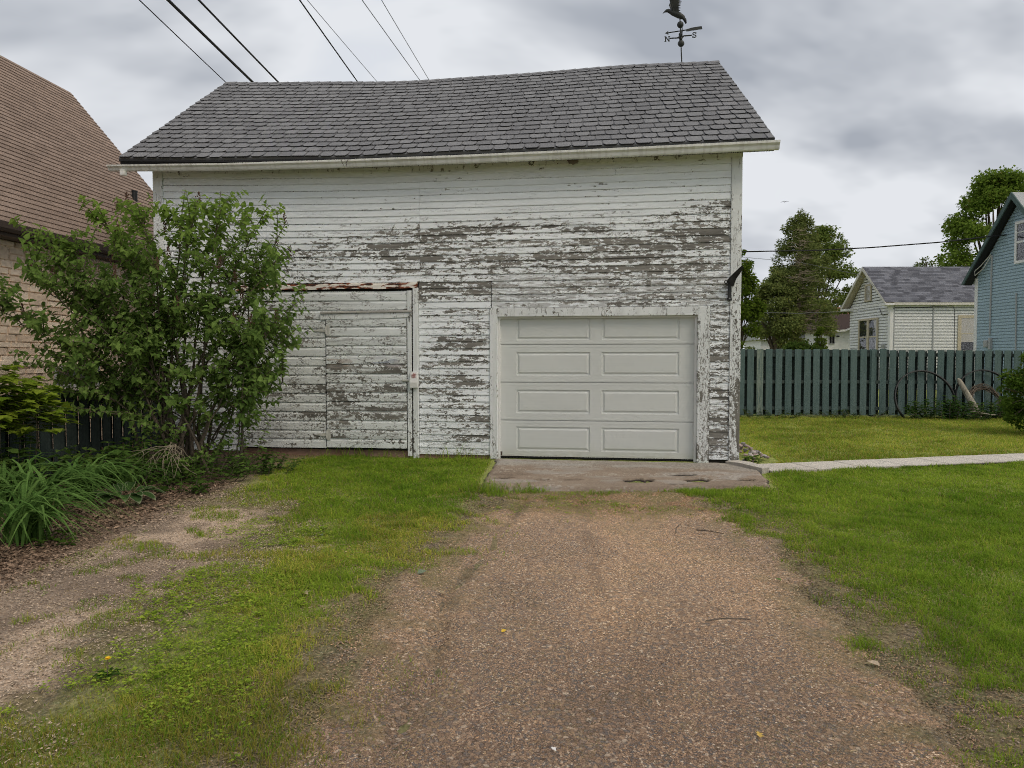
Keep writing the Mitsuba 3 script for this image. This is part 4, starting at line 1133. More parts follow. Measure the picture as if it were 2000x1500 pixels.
badd(BW + '__pane', (np.array([[w0, -0.048, z0], [w1, -0.048, z0], [w1, -0.048, z1], [w0, -0.048, z1]]), np.array([[0, 1, 2, 3]])), 'm_glass')
badd(BH + '__conduit', tube([[0.80, -0.05, 4.97], [0.78, -0.05, 2.3]], 0.03, 8), 'm_grey')
badd(BH + '__meter_box', join([box(0.60, 0.78, -0.16, -0.02, 1.88, 2.12, 0.02), box(0.79, 0.90, -0.12, -0.02, 1.8, 2.2, 0.01)]), 'm_grey')
badd(BH + '__service_loop', tube([[0.80, -0.08, 4.95], [0.6, -0.2, 4.55], [0.25, -0.25, 4.35], [0.22, -0.25, 4.5], [0.45, -0.2, 4.65], [0.78, -0.08, 5.0]], 0.014, 5), 'm_soffit')
badd(BH + '__thin_pipe', tube([[2.05, -0.05, 1.0], [2.0, -0.05, 3.6]], 0.025, 6), 'm_grey')

DH = thing('dark_roofed_cottage', 'small white cottage with a dark brown hipped roof left of the white house', 'house')
add(DH + '__wall', box(22.03, 25.5, 50.0, 53.5, 0, 3.62), 'm_white_siding')
v, f = join([(np.array([[21.45, 49.6, 3.42], [26, 49.6, 3.60], [26, 51.6, 4.75], [22.85, 51.6, 4.68]]), np.array([[0, 1, 2, 3]])), (np.array([[21.45, 49.6, 3.42], [22.85, 51.6, 4.68], [22.85, 52, 4.68], [21.45, 54, 3.42]]), np.array([[0, 1, 2, 3]])),
             (np.array([[22.85, 52, 4.68], [26, 52, 4.72], [26, 54, 3.5], [21.45, 54, 3.42]]), np.array([[0, 1, 2, 3]])), box(23.6, 26, 49.3, 49.62, 3.62, 3.9)])
add(DH + '__roof', (v, f), 'm_brown_roof')
add(DH + '__fascia', loft([[[21.42, 49.58, 3.30], [21.42, 49.52, 3.30], [21.42, 49.52, 3.43], [21.42, 49.58, 3.43]], [[23.2, 49.58, 3.38], [23.2, 49.52, 3.38], [23.2, 49.52, 3.50], [23.2, 49.58, 3.50]], [[23.7, 49.3, 3.62], [23.7, 49.25, 3.62], [23.7, 49.25, 3.75], [23.7, 49.3, 3.75]], [[26, 49.3, 3.62], [26, 49.25, 3.62], [26, 49.25, 3.75], [26, 49.3, 3.75]]]), 'm_white')
add(DH + '__window', box(22.31, 22.64, 49.985, 50.0, 2.55, 3.16), 'm_room')
add(DH + '__window__frame', join([box(22.27, 22.31, 49.95, 50, 2.5, 3.2), box(22.64, 22.68, 49.95, 50, 2.5, 3.2), box(22.46, 22.49, 49.96, 50, 2.55, 3.16), box(22.27, 22.68, 49.94, 49.999, 3.16, 3.21), box(22.27, 22.68, 49.94, 49.999, 2.5, 2.55)]), 'm_grey')
add(DH + '__wall_lamp', join([box(22.8, 22.95, 49.85, 50.0, 3.0, 3.1, 0.02)]), 'm_black')
RH = thing('brick_house', 'red brick house with a brown roof far behind the conifers', 'house')
add(RH + '__wall', box(25.2, 32, 62, 66, 0, 4.1), 'm_brick')
add(RH + '__roof', loft([[[x, 61.6, 4.0], [x, 64, 6.1], [x, 66.4, 4.0]] for x in (24.9, 32.2)]), 'm_brick')
add(RH + '__vent_pipe', tube([[27.0, 62.9, 4.9], [27.0, 62.9, 6.1]], 0.06, 6), 'm_black')
LH = thing('far_white_house', 'white house glimpsed under the conifers behind the fence', 'house')
add(LH + '__wall', loft([[[x, 56, 0], [x, 60, 0], [x, 60, 3.0], [x, 58, 4.4], [x, 56, 3.0]] for x in (19.6, 23.6)]), 'm_white_siding')
add(LH + '__roof', loft([[[x, 55.6, 2.95], [x, 58, 4.6], [x, 60.4, 2.95], [x, 58, 4.42]] for x in (19.3, 24)]), 'm_grey')
add(LH + '__window', box(20.3, 20.9, 55.97, 56.0, 2.0, 2.8), 'm_room')
add(LH + '__window', box(22.2, 22.7, 55.97, 56.0, 1.9, 2.9), 'm_room')

# ------------------------------------------------------------------ leaves


def leaf_mesh(pos, d, up, size, colors, shape='ovate', width=0.62, droop=0.15, fold=0.16, cvar=0.0):
    """N leaves as one mesh. d: along the leaf, up: roughly its face, size: length."""
    pos, d, up = (np.asarray(q, float) for q in (pos, d, up))
    n = len(pos)
    size = np.broadcast_to(np.asarray(size, float), (n,))
    d = d / (np.linalg.norm(d, axis=1, keepdims=True) + 1e-9)
    s = np.cross(d, up)
    s /= np.linalg.norm(s, axis=1, keepdims=True) + 1e-9
    u = np.cross(s, d)
    if shape == 'ovate':
        tp = np.array([[0, 0, 0], [0.28, 0.5, 1], [0.62, 0.36, 0.7], [1.0, 0, 0], [0.62, -0.36, 0.7], [0.28, -0.5, 1], [0.35, 0, 0]])
        fc = np.array([[0, 6, 1], [6, 2, 1], [6, 3, 2], [6, 4, 3], [6, 5, 4], [0, 5, 6]])
    elif shape == 'lobed':
        tp = np.array([[0, 0, 0], [0.10, 0.55, 1], [0.38, 0.28, 0.6], [0.55, 0.62, 1], [0.62, 0.22, 0.5], [1.0, 0, 0], [0.62, -0.22, 0.5], [0.55, -0.62, 1], [0.38, -0.28, 0.6], [0.10, -0.55, 1], [0.35, 0, 0]])
        fc = np.array([[10, i + 1, i] for i in range(0, 9)] + [[10, 0, 9]])
    else:
        tp = np.array([[0, 0, 0], [0.42, 0.5, 1], [1.0, 0, 0], [0.42, -0.5, 1]])
        fc = np.array([[0, 2, 1], [0, 3, 2]])
    m = len(tp)
    x, y, z = tp[:, 0], tp[:, 1] * width, tp[:, 2] * fold
    v = pos[:, None] + size[:, None, None] * (x[None, :, None] * d[:, None] + y[None, :, None] * s[:, None] + (z - droop * x * x)[None, :, None] * u[:, None])
    f = (np.arange(n) * m)[:, None, None] + fc[None]
    c = np.repeat(np.asarray(colors, float), m, axis=0)
    if cvar:
        c = c * np.tile(np.where(np.arange(m) == m - 1, 1 + cvar, 1.0), n)[:, None]
    return v.reshape(-1, 3), f.reshape(-1, 3), c


def greens(n, a, b, r=rng, yellow=0.0):
    t = r.random((n, 1))
    c = np.array(a) * (1 - t) + np.array(b) * t
    c = c * (0.8 + 0.4 * r.random((n, 1)))
    if yellow:
        k = r.random((n, 1)) < yellow
        c = np.where(k, np.array([[0.20, 0.19, 0.045]]) * (0.7 + 0.5 * r.random((n, 1))), c)
    return c


def unit(v):
    return v / (np.linalg.norm(v, axis=-1, keepdims=True) + 1e-9)


# ------------------------------------------------------------------ trees beyond


def crown_tree(key, label, cat, base, trunk_h, clumps, leaf, n, cols, trunk_r=0.22, limbs=True, droop=0.25, group=None, yellow=0.02, seed=1, shape='card'):
    """A trunk with limbs to every clump, and leaf cards through the clumps' outer volume. clumps: (x, y, z, rx, rz)."""
    r = np.random.default_rng(seed)
    t = thing(key, label, cat, group)
    base = np.array(base, float)
    cl = np.array(clumps, float)
    wood_ = [tube([base + [0, 0, -0.3], base + [0.05, 0, trunk_h * 0.5], base + [0, 0, trunk_h], base + [0.1, 0, cl[:, 2].max() - base[2] - 0.3]], [trunk_r * 1.3, trunk_r, trunk_r * 0.8, 0.03], 8)]
    if limbs:
        for c in cl[:: max(1, len(cl) // 26)]:
            s = base + np.array([0, 0, min(trunk_h * (0.6 + 0.5 * r.random()), max(c[2] - 0.4, 0.5))])
            m = (s + c[:3]) / 2 + np.array([0, 0, 0.15])
            wood_.append(tube([s, m, c[:3]], [trunk_r * 0.42, trunk_r * 0.25, 0.02], 5))
    add(t + '__trunk', join(wood_), 'm_bark', smooth=40)
    w = cl[:, 3] ** 2 * cl[:, 4]
    pick = r.choice(len(cl), n, p=w / w.sum())
    q = unit(r.normal(size=(n, 3)))
    rad = r.random((n, 1)) ** 0.42
    p = cl[pick][:, :3] + q * rad * cl[pick][:, [3, 3, 4]] * (0.8 + 0.35 * r.random((n, 1)))
    d = unit(q * np.array([1, 1, 0.4]) + 0.6 * r.normal(size=(n, 3)) + np.array([0, 0, -droop]))
    up = unit(np.array([0, 0, 1.0]) + 0.55 * r.normal(size=(n, 3)) + 0.4 * q)
    col = greens(n, *cols, r=r, yellow=yellow)
    v, f, c = leaf_mesh(p, d, up, leaf * (0.7 + 0.6 * r.random(n)), col, shape, 0.75, 0.12, 0.10)
    add(t + '__crown', (v, f), 'm_leaf', color=c)
    return t


def envelope(base, z0, z1, prof, n, seed, rx=(0.45, 0.8), flat=0.7, depth=1.0):
    """Clumps spread over a crown whose half-width at height fraction h is prof(h)."""
    r = np.random.default_rng(seed)
    out = []
    for i in range(n):
        h = r.random() ** 0.85
        w = prof(h)
        a = r.random() * 6.283
        q = math.sqrt(0.25 + 0.75 * r.random()) * 0.86
        s = r.uniform(*rx) * (0.55 + 0.45 * min(1, w / 1.2))
        out.append((base[0] + w * q * math.cos(a), base[1] + depth * w * q * math.sin(a), z0 + h * (z1 - z0), s, s * flat))
    return out


def spruce(base, z0, z1, prof, n, seed, r0=0.20):
    """Clumps strung along drooping branches, so that the outline is jagged."""
    r = np.random.default_rng(seed)
    out = []
    for i in range(n):
        h = (i + r.random()) / n
        a, ln = r.random() * 6.283, prof(h) * r.uniform(0.45, 1.22)
        z = z0 + h * (z1 - z0)
        m = max(2, int(ln / 0.34))
        for k in range(m):
            q = (k + 0.8) / m
            s = r0 * (1.25 - 0.55 * q) * r.uniform(0.7, 1.3)
            out.append((base[0] + ln * q * math.cos(a) + 0.06 * r.normal(), base[1] + ln * q * math.sin(a), z + 0.10 * ln * q - 0.22 * ln * q * q + 0.06 * r.normal(), s, s * 0.6))
    for k in range(5):
        out.append((base[0] + 0.03 * r.normal(), base[1], z1 + 0.06 * k, 0.10, 0.12))
    return out


con = lambda W0: (lambda h: W0 * (1 - h) ** 0.75 * (0.55 + 0.45 * min(1, h / 0.12)) + 0.10)
CG = ((0.130, 0.175, 0.052), (0.255, 0.290, 0.092))
t1 = crown_tree('conifer_tree', 'tallest dark conifer behind the fence with bare grey inner branches', 'tree', (17.7, 44.4, 0), 3.4,
                envelope((17.9, 44.4), 3.1, 10.3, lambda h: 3.0 * (1 - h) ** 0.58 + 0.14, 150, 3, (0.26, 0.52), 0.8) + spruce((17.9, 44.4), 3.0, 10.6, lambda h: 3.0 * (1 - h) ** 0.85 + 0.14, 60, 33, 0.26), 0.135, 26000, CG, 0.22, seed=3)
dead = []
for i in range(90):
    h = 3.0 + 6.2 * random.random()
    a = random.uniform(math.pi, 2.0 * math.pi)
    ln = (10.6 - h) * 0.30 * random.uniform(0.5, 1.15) + 0.2
    p0 = np.array([17.3, 43.0, h])
    p1 = p0 + np.array([math.cos(a) * ln * 0.9, math.sin(a) * ln, -0.10 * ln + 0.3 * random.random()])
    m = (p0 + p1) / 2 + np.array([0, 0, random.uniform(-0.1, 0.15)])
    dead.append(tube([p0, m, p1], [0.020, 0.012, 0.006], 4))
    for k in range(2):
        e = m + np.array([random.uniform(-.5, .5), random.uniform(-.5, .1), random.uniform(-.3, .3)]) * 0.8
        dead.append(tube([m, e], [0.009, 0.004], 3))
add(t1 + '__dead_branches', join(dead), 'm_deadwood')
crown_tree('conifer_tree', 'broad rounded green tree right of the tallest conifer, just behind the white house gable', 'tree', (23.6, 56.0, 0), 3.6,
           envelope((24.6, 56.0), 3.9, 11.7, lambda h: 3.5 * math.sin(math.pi * (0.22 + 0.74 * h)) ** 0.8 * (1 - 0.25 * h) + 0.12, 130, 8, (0.36, 0.70), 0.75), 0.18, 19000, ((0.130, 0.190, 0.044), (0.240, 0.300, 0.072)), 0.24, seed=8)
crown_tree('conifer_tree', 'low spreading dark conifer just right of the garage corner', 'tree', (16.0, 43.0, 0), 1.8,
           envelope((15.9, 43.0), 1.8, 6.6, lambda h: 2.1 * (1 - h) ** 0.6 + 0.12, 90, 9, (0.30, 0.60), 0.75), 0.14, 14000, CG, 0.18, seed=9)
crown_tree('maple_tree', 'large dense green maple rising behind the blue house', 'tree', (32.9, 48.5, 0), 5.5, envelope((32.9, 48.5), 4.5, 13.9, lambda h: 4.6 * math.sin(math.pi * (0.10 + 0.86 * min(h, 0.97))) ** 0.75 * (1 - 0.45 * h) + 0.15, 140, 4, (0.5, 0.95), 0.72), 0.20, 32000, ((0.120, 0.205, 0.030), (0.240, 0.330, 0.055)), 0.4, seed=4)
crown_tree('young_tree', 'bright green tree showing past the right edge of the garage', 'tree', (8.75, 27.5, 0), 2.0, envelope((8.75, 27.5), 1.4, 5.6, lambda h: 0.85 * math.sin(math.pi * (0.15 + 0.8 * h)) ** 0.6, 40, 5, (0.25, 0.42), 0.8), 0.11, 9000, ((0.075, 0.13, 0.016), (0.15, 0.21, 0.03)), 0.09, seed=5)
crown_tree('thin_tree', 'sparse light green treetop between the white house and the maple', 'tree', (26.6, 46, 0), 5.0, envelope((26.6, 46), 5.6, 8.0, lambda h: 1.9 * (1 - h) ** 0.8 + 0.1, 70, 6, (0.2, 0.38), 0.7), 0.13, 1500, ((0.12, 0.17, 0.05), (0.20, 0.25, 0.09)), 0.07, seed=6)
crown_tree('thin_tree', 'small treetop showing just above the ridge of the white house', 'tree', (22.4, 44, 0), 5.0, envelope((22.4, 44), 5.5, 6.75, lambda h: 1.6 * (1 - h) + 0.1, 26, 16, (0.15, 0.3), 0.6), 0.12, 700, ((0.10, 0.15, 0.04), (0.17, 0.22, 0.06)), 0.07, seed=16)
crown_tree('lime_shrub', 'lime green shrub in front of the dark-roofed cottage', 'shrub', (17.75, 41.0, 0), 1.0, envelope((17.75, 41.0), 1.3, 3.2, lambda h: 0.40 * (1 - h * h) + 0.1, 24, 7, (0.15, 0.28), 0.8), 0.09, 3500, ((0.10, 0.17, 0.02), (0.19, 0.26, 0.04)), 0.05, seed=7)
crown_tree('hedge_shrub', 'dark green shrub at the fence under the conifers', 'shrub', (12.6, 31, 0), 0.8, envelope((12.6, 31), 1.0, 2.2, lambda h: 1.5 * (1 - h * h) + 0.1, 40, 17, (0.25, 0.4), 0.7), 0.11, 7000, ((0.05, 0.09, 0.016), (0.09, 0.14, 0.03)), 0.05, seed=17)
crown_tree('leafy_shrub', 'bright leafy shrub at the right edge in front of the blue-green fence', 'shrub', (10.35, 14.0, 0), 0.5, envelope((10.35, 14.0), 0.10, 1.52, lambda h: 0.72 * math.sin(math.pi * (0.22 + 0.74 * h)) ** 0.7 + 0.06, 70, 18, (0.13, 0.26), 0.8), 0.062, 9000, ((0.070, 0.135, 0.020), (0.135, 0.205, 0.035)), 0.025, seed=18, shape='ovate')


def low_plant(key, label, x, y, rx, h, n, leaf, cols, seed, shape='ovate', cat='plant', yellow=0.0):
    """A clump of upright stems with spreading leaves."""
    r = np.random.default_rng(seed)
    t = thing(key, label, cat)
    st, P, D_, U, = [], [], [], []
    for i in range(n):
        a, q = r.random() * 6.283, math.sqrt(r.random())
        b = np.array([x + rx * q * math.cos(a), y + 0.6 * rx * q * math.sin(a), -0.02])
        hh = h * (1 - 0.55 * q * q) * r.uniform(0.6, 1.1)
        tip = b + np.array([0.35 * rx * math.cos(a) * q, 0.2 * rx * math.sin(a) * q, hh])
        st.append(tube([b, (b + tip) / 2 + np.array([0, 0, 0.05 * hh]), tip], [0.005, 0.004, 0.002], 3))
        for k in range(max(3, int(hh / (leaf * 0.45)))):
            w = (k + 1) / max(3, int(hh / (leaf * 0.45)))
            p = b + (tip - b) * w
            for s in (0, 1):
                a2 = k * 1.57 + s * math.pi + r.normal() * 0.3
                P.append(p)
                D_.append([math.cos(a2), math.sin(a2), 0.25 + 0.2 * r.normal()])
                U.append([0.25 * r.normal(), 0.25 * r.normal(), 1])
    P = np.array(P)
    v, f, c = leaf_mesh(P, D_, U, leaf * (0.6 + 0.7 * r.random(len(P))), greens(len(P), *cols, r=r, yellow=yellow), shape, 0.6, 0.25, 0.12, 0.12)
    add(t + '__stem', join(st), 'm_bark')
    add(t + '__foliage', (v, f), 'm_leaf', color=c)
    return t


low_plant('fence_plant', 'leafy dark green plant inside the left wheel hoop at the fence', 10.75, 17.5, 0.85, 0.55, 60, 0.12, ((0.030, 0.070, 0.016), (0.065, 0.12, 0.026)), 31)
low_plant('fence_plant', 'leafy plant in front of the vine wreath at the fence', 12.35, 17.6, 0.62, 0.50, 34, 0.11, ((0.035, 0.075, 0.022), (0.07, 0.125, 0.03)), 32)
low_plant('fence_plant', 'low weeds along the fence just right of the garage corner', 6.6, 18.2, 0.9, 0.22, 40, 0.07, ((0.035, 0.07, 0.016), (0.07, 0.11, 0.026)), 33)
low_plant('fence_plant', 'low weeds along the middle of the blue-green fence', 8.7, 18.1, 1.0, 0.20, 40, 0.07, ((0.035, 0.07, 0.016), (0.07, 0.11, 0.026)), 34)

# ------------------------------------------------------------------ the lilac at the garage's left end
LI = thing('lilac_bush', 'large many-stemmed green lilac bush in front of the left end of the garage', 'bush')
r = np.random.default_rng(21)
base = np.array([-4.30, 9.45, -0.03])
targets = [(-6.20, 9.2, 2.60), (-5.95, 8.9, 2.60), (-5.85, 9.0, 1.55), (-5.35, 8.9, 1.65), (-2.75, 9.4, 2.30), (-2.80, 9.3, 1.90), (-2.98, 9.2, 1.20), (-6.30, 9.1, 3.28), (-6.10, 9.6, 2.70), (-5.75, 9.2, 3.05), (-5.45, 9.9, 3.25), (-5.25, 9.1, 3.40), (-4.95, 9.5, 3.50), (-4.65, 8.9, 3.42), (-4.45, 9.9, 3.62), (-4.20, 9.2, 3.68), (-3.95, 9.6, 3.62), (-3.70, 9.1, 3.62),
           (-3.50, 9.8, 3.20), (-3.20, 9.3, 3.44), (-3.05, 9.6, 3.30), (-2.90, 9.2, 2.60), (-3.05, 9.9, 2.20), (-3.1, 9.0, 1.75), (-6.3, 8.8, 2.05), (-5.9, 9.5, 1.75), (-5.2, 8.7, 2.6), (-4.3, 8.6, 2.7), (-3.55, 8.7, 2.6), (-3.4, 8.9, 1.0), (-4.9, 8.6, 1.8), (-3.15, 9.3, 1.35), (-5.5, 8.8, 1.3), (-5.75, 9.0, 2.45), (-2.95, 9.4, 2.95), (-4.0, 8.9, 3.1), (-6.0, 9.2, 3.0), (-5.0, 9.2, 2.9), (-5.5, 9.3, 2.3), (-4.6, 8.8, 2.2)]
stems, mains, LP, LD, LU, LS = [], [], [], [], [], []
tips = []


def bez(a, b, c, d, n):
    t = np.linspace(0, 1, n)[:, None]
    return (1 - t) ** 3 * a + 3 * (1 - t) ** 2 * t * b + 3 * (1 - t) * t * t * c + t ** 3 * d


def leaves_on(p, start=0.0, step=0.042, size=0.088):
    seg = np.linalg.norm(np.diff(p, axis=0), axis=1)
    L = np.concatenate([[0], np.cumsum(seg)])
    s, k = L[-1] * start, r.integers(0, 4)
    while s < L[-1]:
        q = np.array([np.interp(s, L, p[:, i]) for i in range(3)])
        j = min(np.searchsorted(L, s), len(p) - 1)
        ax = unit(p[j] - p[j - 1] if j else p[1] - p[0])
        a = np.cross(ax, [0.3, 0.5, 0.8])
        a = unit(a)
        b = np.cross(ax, a)
        for o in (0, math.pi):
            th = k * 1.57 + o + r.normal() * 0.35
            d = math.cos(th) * a + math.sin(th) * b + 0.45 * ax + np.array([0, 0, -0.15])
            LP.append(q)
            LD.append(d)
            LU.append(ax * 0.5 + np.array([0, 0, 0.9]) + 0.45 * r.normal(size=3))
            LS.append(size * r.uniform(0.65, 1.25))
        k += 1
        s += step * r.uniform(0.8, 1.3)


for ti, tg in enumerate(targets):
    tg = np.array(tg, float)
    b = base + np.array([r.normal() * 0.34, r.normal() * 0.16, 0])
    d = tg - b
    main = bez(b, b + np.array([d[0] * 0.10, d[1] * 0.1, d[2] * 0.35]), b + np.array([d[0] * 0.55, d[1] * 0.5, d[2] * 0.72]), tg, 14) + r.normal(size=(14, 3)) * 0.012
    big = 0.022 if tg[2] > 2.3 else 0.013
    stems.append(tube(main, np.linspace(big, 0.004, 14) * r.uniform(0.8, 1.2), 6))
    tips.append(tg)
    mains.append(main)
    leaves_on(main[9:], 0.0, 0.05)
    for k in range(9):
        w = r.uniform(0.45, 0.99)
        i = int(w * 13)
        p0 = main[i]
        ln = r.uniform(0.32, 0.78) * (1.12 - 0.55 * w)
        a = r.random() * 6.283
        dirn = unit(np.array([math.cos(a) + 0.35 * d[0], 0.75 * math.sin(a), r.uniform(0.35, 1.1)]))
        p1 = p0 + dirn * ln
        br = bez(p0, p0 + dirn * ln * 0.35, p0 + dirn * ln * 0.7 + np.array([0, 0, 0.05]), p1 + np.array([0, 0, 0.08]), 7)
        stems.append(tube(br, np.linspace(0.0065, 0.0022, 7), 4))
        tips.append(br[-1])
        leaves_on(br, 0.30, 0.052)
        for m in range(2):
            q0 = br[r.integers(2, 6)]
            a2 = r.random() * 6.283
            dd = unit(np.array([math.cos(a2), math.sin(a2), r.uniform(0.1, 0.9)])) * r.uniform(0.14, 0.30)
            tw_ = np.array([q0, q0 + dd * 0.5 + np.array([0, 0, 0.01]), q0 + dd])
            stems.append(tube(tw_, [0.003, 0.0025, 0.0015], 3))
            leaves_on(tw_, 0.2, 0.055, 0.08)
# shoots filling the crown, each from the nearest lower stem point
nodes = np.vstack(mains)
for k in range(250):
    z = r.uniform(0.75, 3.55)
    xl_, xr_ = np.interp(z, [0.8, 1.3, 2.6, 3.2, 3.6], [-5.9, -6.4, -6.45, -5.8, -4.8]), np.interp(z, [0.9, 1.5, 2.6, 3.3, 3.6], [-3.1, -2.85, -2.8, -3.1, -3.7])
    q = np.array([r.uniform(xl_, xr_), 9.3 + r.uniform(-0.95, 0.65) * (0.6 + 0.4 * min(1, (3.7 - z))), z])
    low_ = nodes[nodes[:, 2] < z - 0.12]
    dd = np.linalg.norm((low_ - q) * np.array([1, 1, 0.7]), axis=1)
    p0 = low_[np.argmin(dd)]
    sh = bez(p0, p0 + (q - p0) * 0.35 + np.array([0, 0, 0.06]), p0 + (q - p0) * 0.7 + np.array([0, 0, 0.05]), q, 7)
    stems.append(tube(sh, np.linspace(0.006, 0.002, 7), 4))
    leaves_on(sh, max(0.25, 1 - 0.65 / (np.linalg.norm(q - p0) + 1e-6)), 0.050)
# low skirts of shoots to the right of the base
for k in range(26):
    b = base + np.array([r.uniform(-0.5, 0.9), r.uniform(-0.35, 0.2), 0])
    t_ = b + np.array([r.uniform(-0.25, 0.55), r.uniform(-0.4, 0.2), r.uniform(0.25, 0.9)])
    p = bez(b, b + np.array([0, 0, 0.2]), (b + t_) / 2 + np.array([0, 0, 0.15]), t_, 7)
    stems.append(tube(p, np.linspace(0.005, 0.002, 7), 4))
    leaves_on(p, 0.25, 0.05, 0.07)
add(LI + '__stems', join(stems), 'm_bark')
LP, LD, LU, LS = map(np.array, (LP, LD, LU, LS))
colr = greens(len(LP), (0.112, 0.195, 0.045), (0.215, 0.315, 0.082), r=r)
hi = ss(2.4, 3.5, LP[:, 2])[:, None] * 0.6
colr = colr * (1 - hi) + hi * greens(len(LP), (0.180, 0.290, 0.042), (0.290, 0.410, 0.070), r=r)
near = np.argsort(LP[:, 1] - 0.35 * LS / 0.07)
one = near[np.linspace(0, len(near) * 0.35, 280).astype(int)]
mask = np.ones(len(LP), bool)
mask[one] = False
for i in one:
    v, f, c = leaf_mesh(LP[i:i + 1], LD[i:i + 1], LU[i:i + 1], LS[i:i + 1] * 1.15, colr[i:i + 1], 'ovate', 0.72, 0.28, 0.16, 0.15)
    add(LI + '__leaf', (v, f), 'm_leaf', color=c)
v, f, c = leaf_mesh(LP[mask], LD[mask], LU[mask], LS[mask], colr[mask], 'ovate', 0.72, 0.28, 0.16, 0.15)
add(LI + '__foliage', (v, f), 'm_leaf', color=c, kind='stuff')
pan = []
for tp in [t for t in tips if t[2] > 1.9][::6]:
    for k in range(26):
        h = k / 26
        o = np.array([r.normal() * 0.022 * (1 - h * 0.7), r.normal() * 0.022 * (1 - h * 0.7), h * 0.15])
        pan.append(box(-0.005, 0.005, -0.005, 0.005, -0.008, 0.008))
        pan[-1] = (pan[-1][0] + tp + o, pan[-1][1])
add(LI + '__seed_heads', join(pan), 'm_seed', kind='stuff')

# ------------------------------------------------------------------ the garden bed


def strap_leaves(b, n, ln, width, r, spread=1.0, toward=None):
    """Arching strap leaves: lists of (vertices, faces, colours)."""
    out = []
    for i in range(n):
        a = r.random() * 6.283
        if toward is not None and r.random() < 0.5:
            a = toward + r.normal() * 0.7
        L = ln * r.uniform(0.6, 1.1)
        arch = r.uniform(0.75, 1.45) * spread
        t = np.linspace(0, 1, 8)
        rad = L * (0.10 * t + 0.62 * arch * t ** 2.0)
        z = L * (0.95 * t - (0.55 * arch + 0.1) * t ** 3.0)
        o = b + np.array([r.normal() * 0.07, r.normal() * 0.07, 0])
        ca, sa = math.cos(a), math.sin(a)
        w = width * r.uniform(0.7, 1.2) * np.clip(np.minimum(0.55 + 1.5 * t, 1.0), 0, 1) * (1 - t ** 3) * 0.5 + 0.0008
        c = np.stack([o[0] + rad * ca, o[1] + rad * sa, np.maximum(o[2] + z, 0.01)], -1)
        s = np.array([-sa, ca, 0.0])
        v = np.stack([c - s * w[:, None] + np.array([0, 0, 0.25]) * w[:, None], c, c + s * w[:, None] + np.array([0, 0, 0.25]) * w[:, None]], 1).reshape(-1, 3)
        f = []
        for k in range(7):
            for m in (0, 1):
                p = 3 * k + m
                f += [[p, p + 1, p + 4], [p, p + 4, p + 3]]
        col = greens(1, (0.095, 0.190, 0.044), (0.175, 0.300, 0.078), r=r)
        out.append((v, np.array(f), np.repeat(col, len(v), 0)))
    return out


r = np.random.default_rng(5)
for i, (x, y, n, ln, lab) in enumerate(((-3.98, 5.75, 85, 1.0, 'daylily clump of arching strap leaves nearest the bare ground at the left edge'), (-4.45, 6.60, 85, 1.08, 'second daylily clump back from the left edge'), (-4.55, 7.45, 70, 0.98, 'daylily clump left of the white-edged hosta'),
                                       (-5.05, 7.05, 60, 1.0, 'daylily clump close to the dark fence behind the front ones'), (-4.45, 8.15, 30, 0.62, 'small daylily clump behind the white-edged hosta'), (-4.55, 5.5, 60, 1.05, 'daylily clump at the very left edge of the bed'))):
    t = thing('daylily', lab, 'plant')
    for v, f, c in strap_leaves(np.array([x, y, -0.01]), n, ln, 0.031, r, 1.0, 0.1 if i < 3 else None):
        add(t + '__leaf', (v, f), 'm_leaf', color=c)
# hosta with pale edges
HO = thing('hosta', 'hosta with cream-edged leaves at the edge of the garden bed', 'plant')
for i in range(22):
    a = r.random() * 6.283
    L, wd_ = r.uniform(0.17, 0.27), r.uniform(0.045, 0.07)
    o = np.array([-4.02 + 0.10 * math.cos(a), 7.32 + 0.10 * math.sin(a), 0.03])
    el = r.uniform(0.15, 0.8)
    t = np.linspace(0, 1, 7)
    rad = 0.10 * el * 0 + L * t * math.cos(el) + 0.05
    z = 0.10 + L * (t * math.sin(el) - 0.55 * t ** 2.2 * 0.8)
    w = wd_ * np.sin(np.pi * np.clip(0.08 + 0.92 * t, 0, 1)) ** 0.7
    s = np.array([-math.sin(a), math.cos(a), 0])
    ctr = np.stack([o[0] + rad * math.cos(a), o[1] + rad * math.sin(a), np.maximum(z, 0.015)], -1)
    cols = np.array([[0.42, 0.46, 0.28], [0.055, 0.11, 0.035], [0.07, 0.13, 0.04], [0.055, 0.11, 0.035], [0.42, 0.46, 0.28]])
    v, c = [], []
    for k in range(7):
        for m, q in enumerate((-1, -0.78, 0, 0.78, 1)):
            v.append(ctr[k] + s * w[k] * q + np.array([0, 0, 0.25 * w[k] * abs(q)]))
            c.append(cols[m] if k < 6 else cols[0])
    f = [[5 * k + m, 5 * k + m + 1, 5 * k + m + 6, 5 * k + m + 5] for k in range(6) for m in range(4)]
    add(HO + '__leaf', (np.array(v), np.array(f)), 'm_leaf', color=np.array(c))
DG = ((0.065, 0.125, 0.026), (0.135, 0.220, 0.048))
low_plant('bed_plant', 'broad-leaved dark plant against the dark fence at the left edge', -5.45, 7.6, 0.55, 0.72, 34, 0.13, DG, 41)
low_plant('bed_plant', 'broad-leaved dark plant behind the hosta', -4.6, 8.5, 0.6, 0.52, 40, 0.12, DG, 42)
low_plant('bed_plant', 'low dark plant under the left side of the lilac', -5.0, 8.9, 0.6, 0.50, 44, 0.11, DG, 43)
low_plant('bed_plant', 'low dark plant at the foot of the lilac stems', -4.0, 8.85, 0.7, 0.34, 44, 0.09, DG, 44)
low_plant('bed_plant', 'small bright-leaved plant right of the hosta', -3.72, 7.95, 0.30, 0.22, 16, 0.08, ((0.05, 0.10, 0.02), (0.09, 0.15, 0.03)), 45)
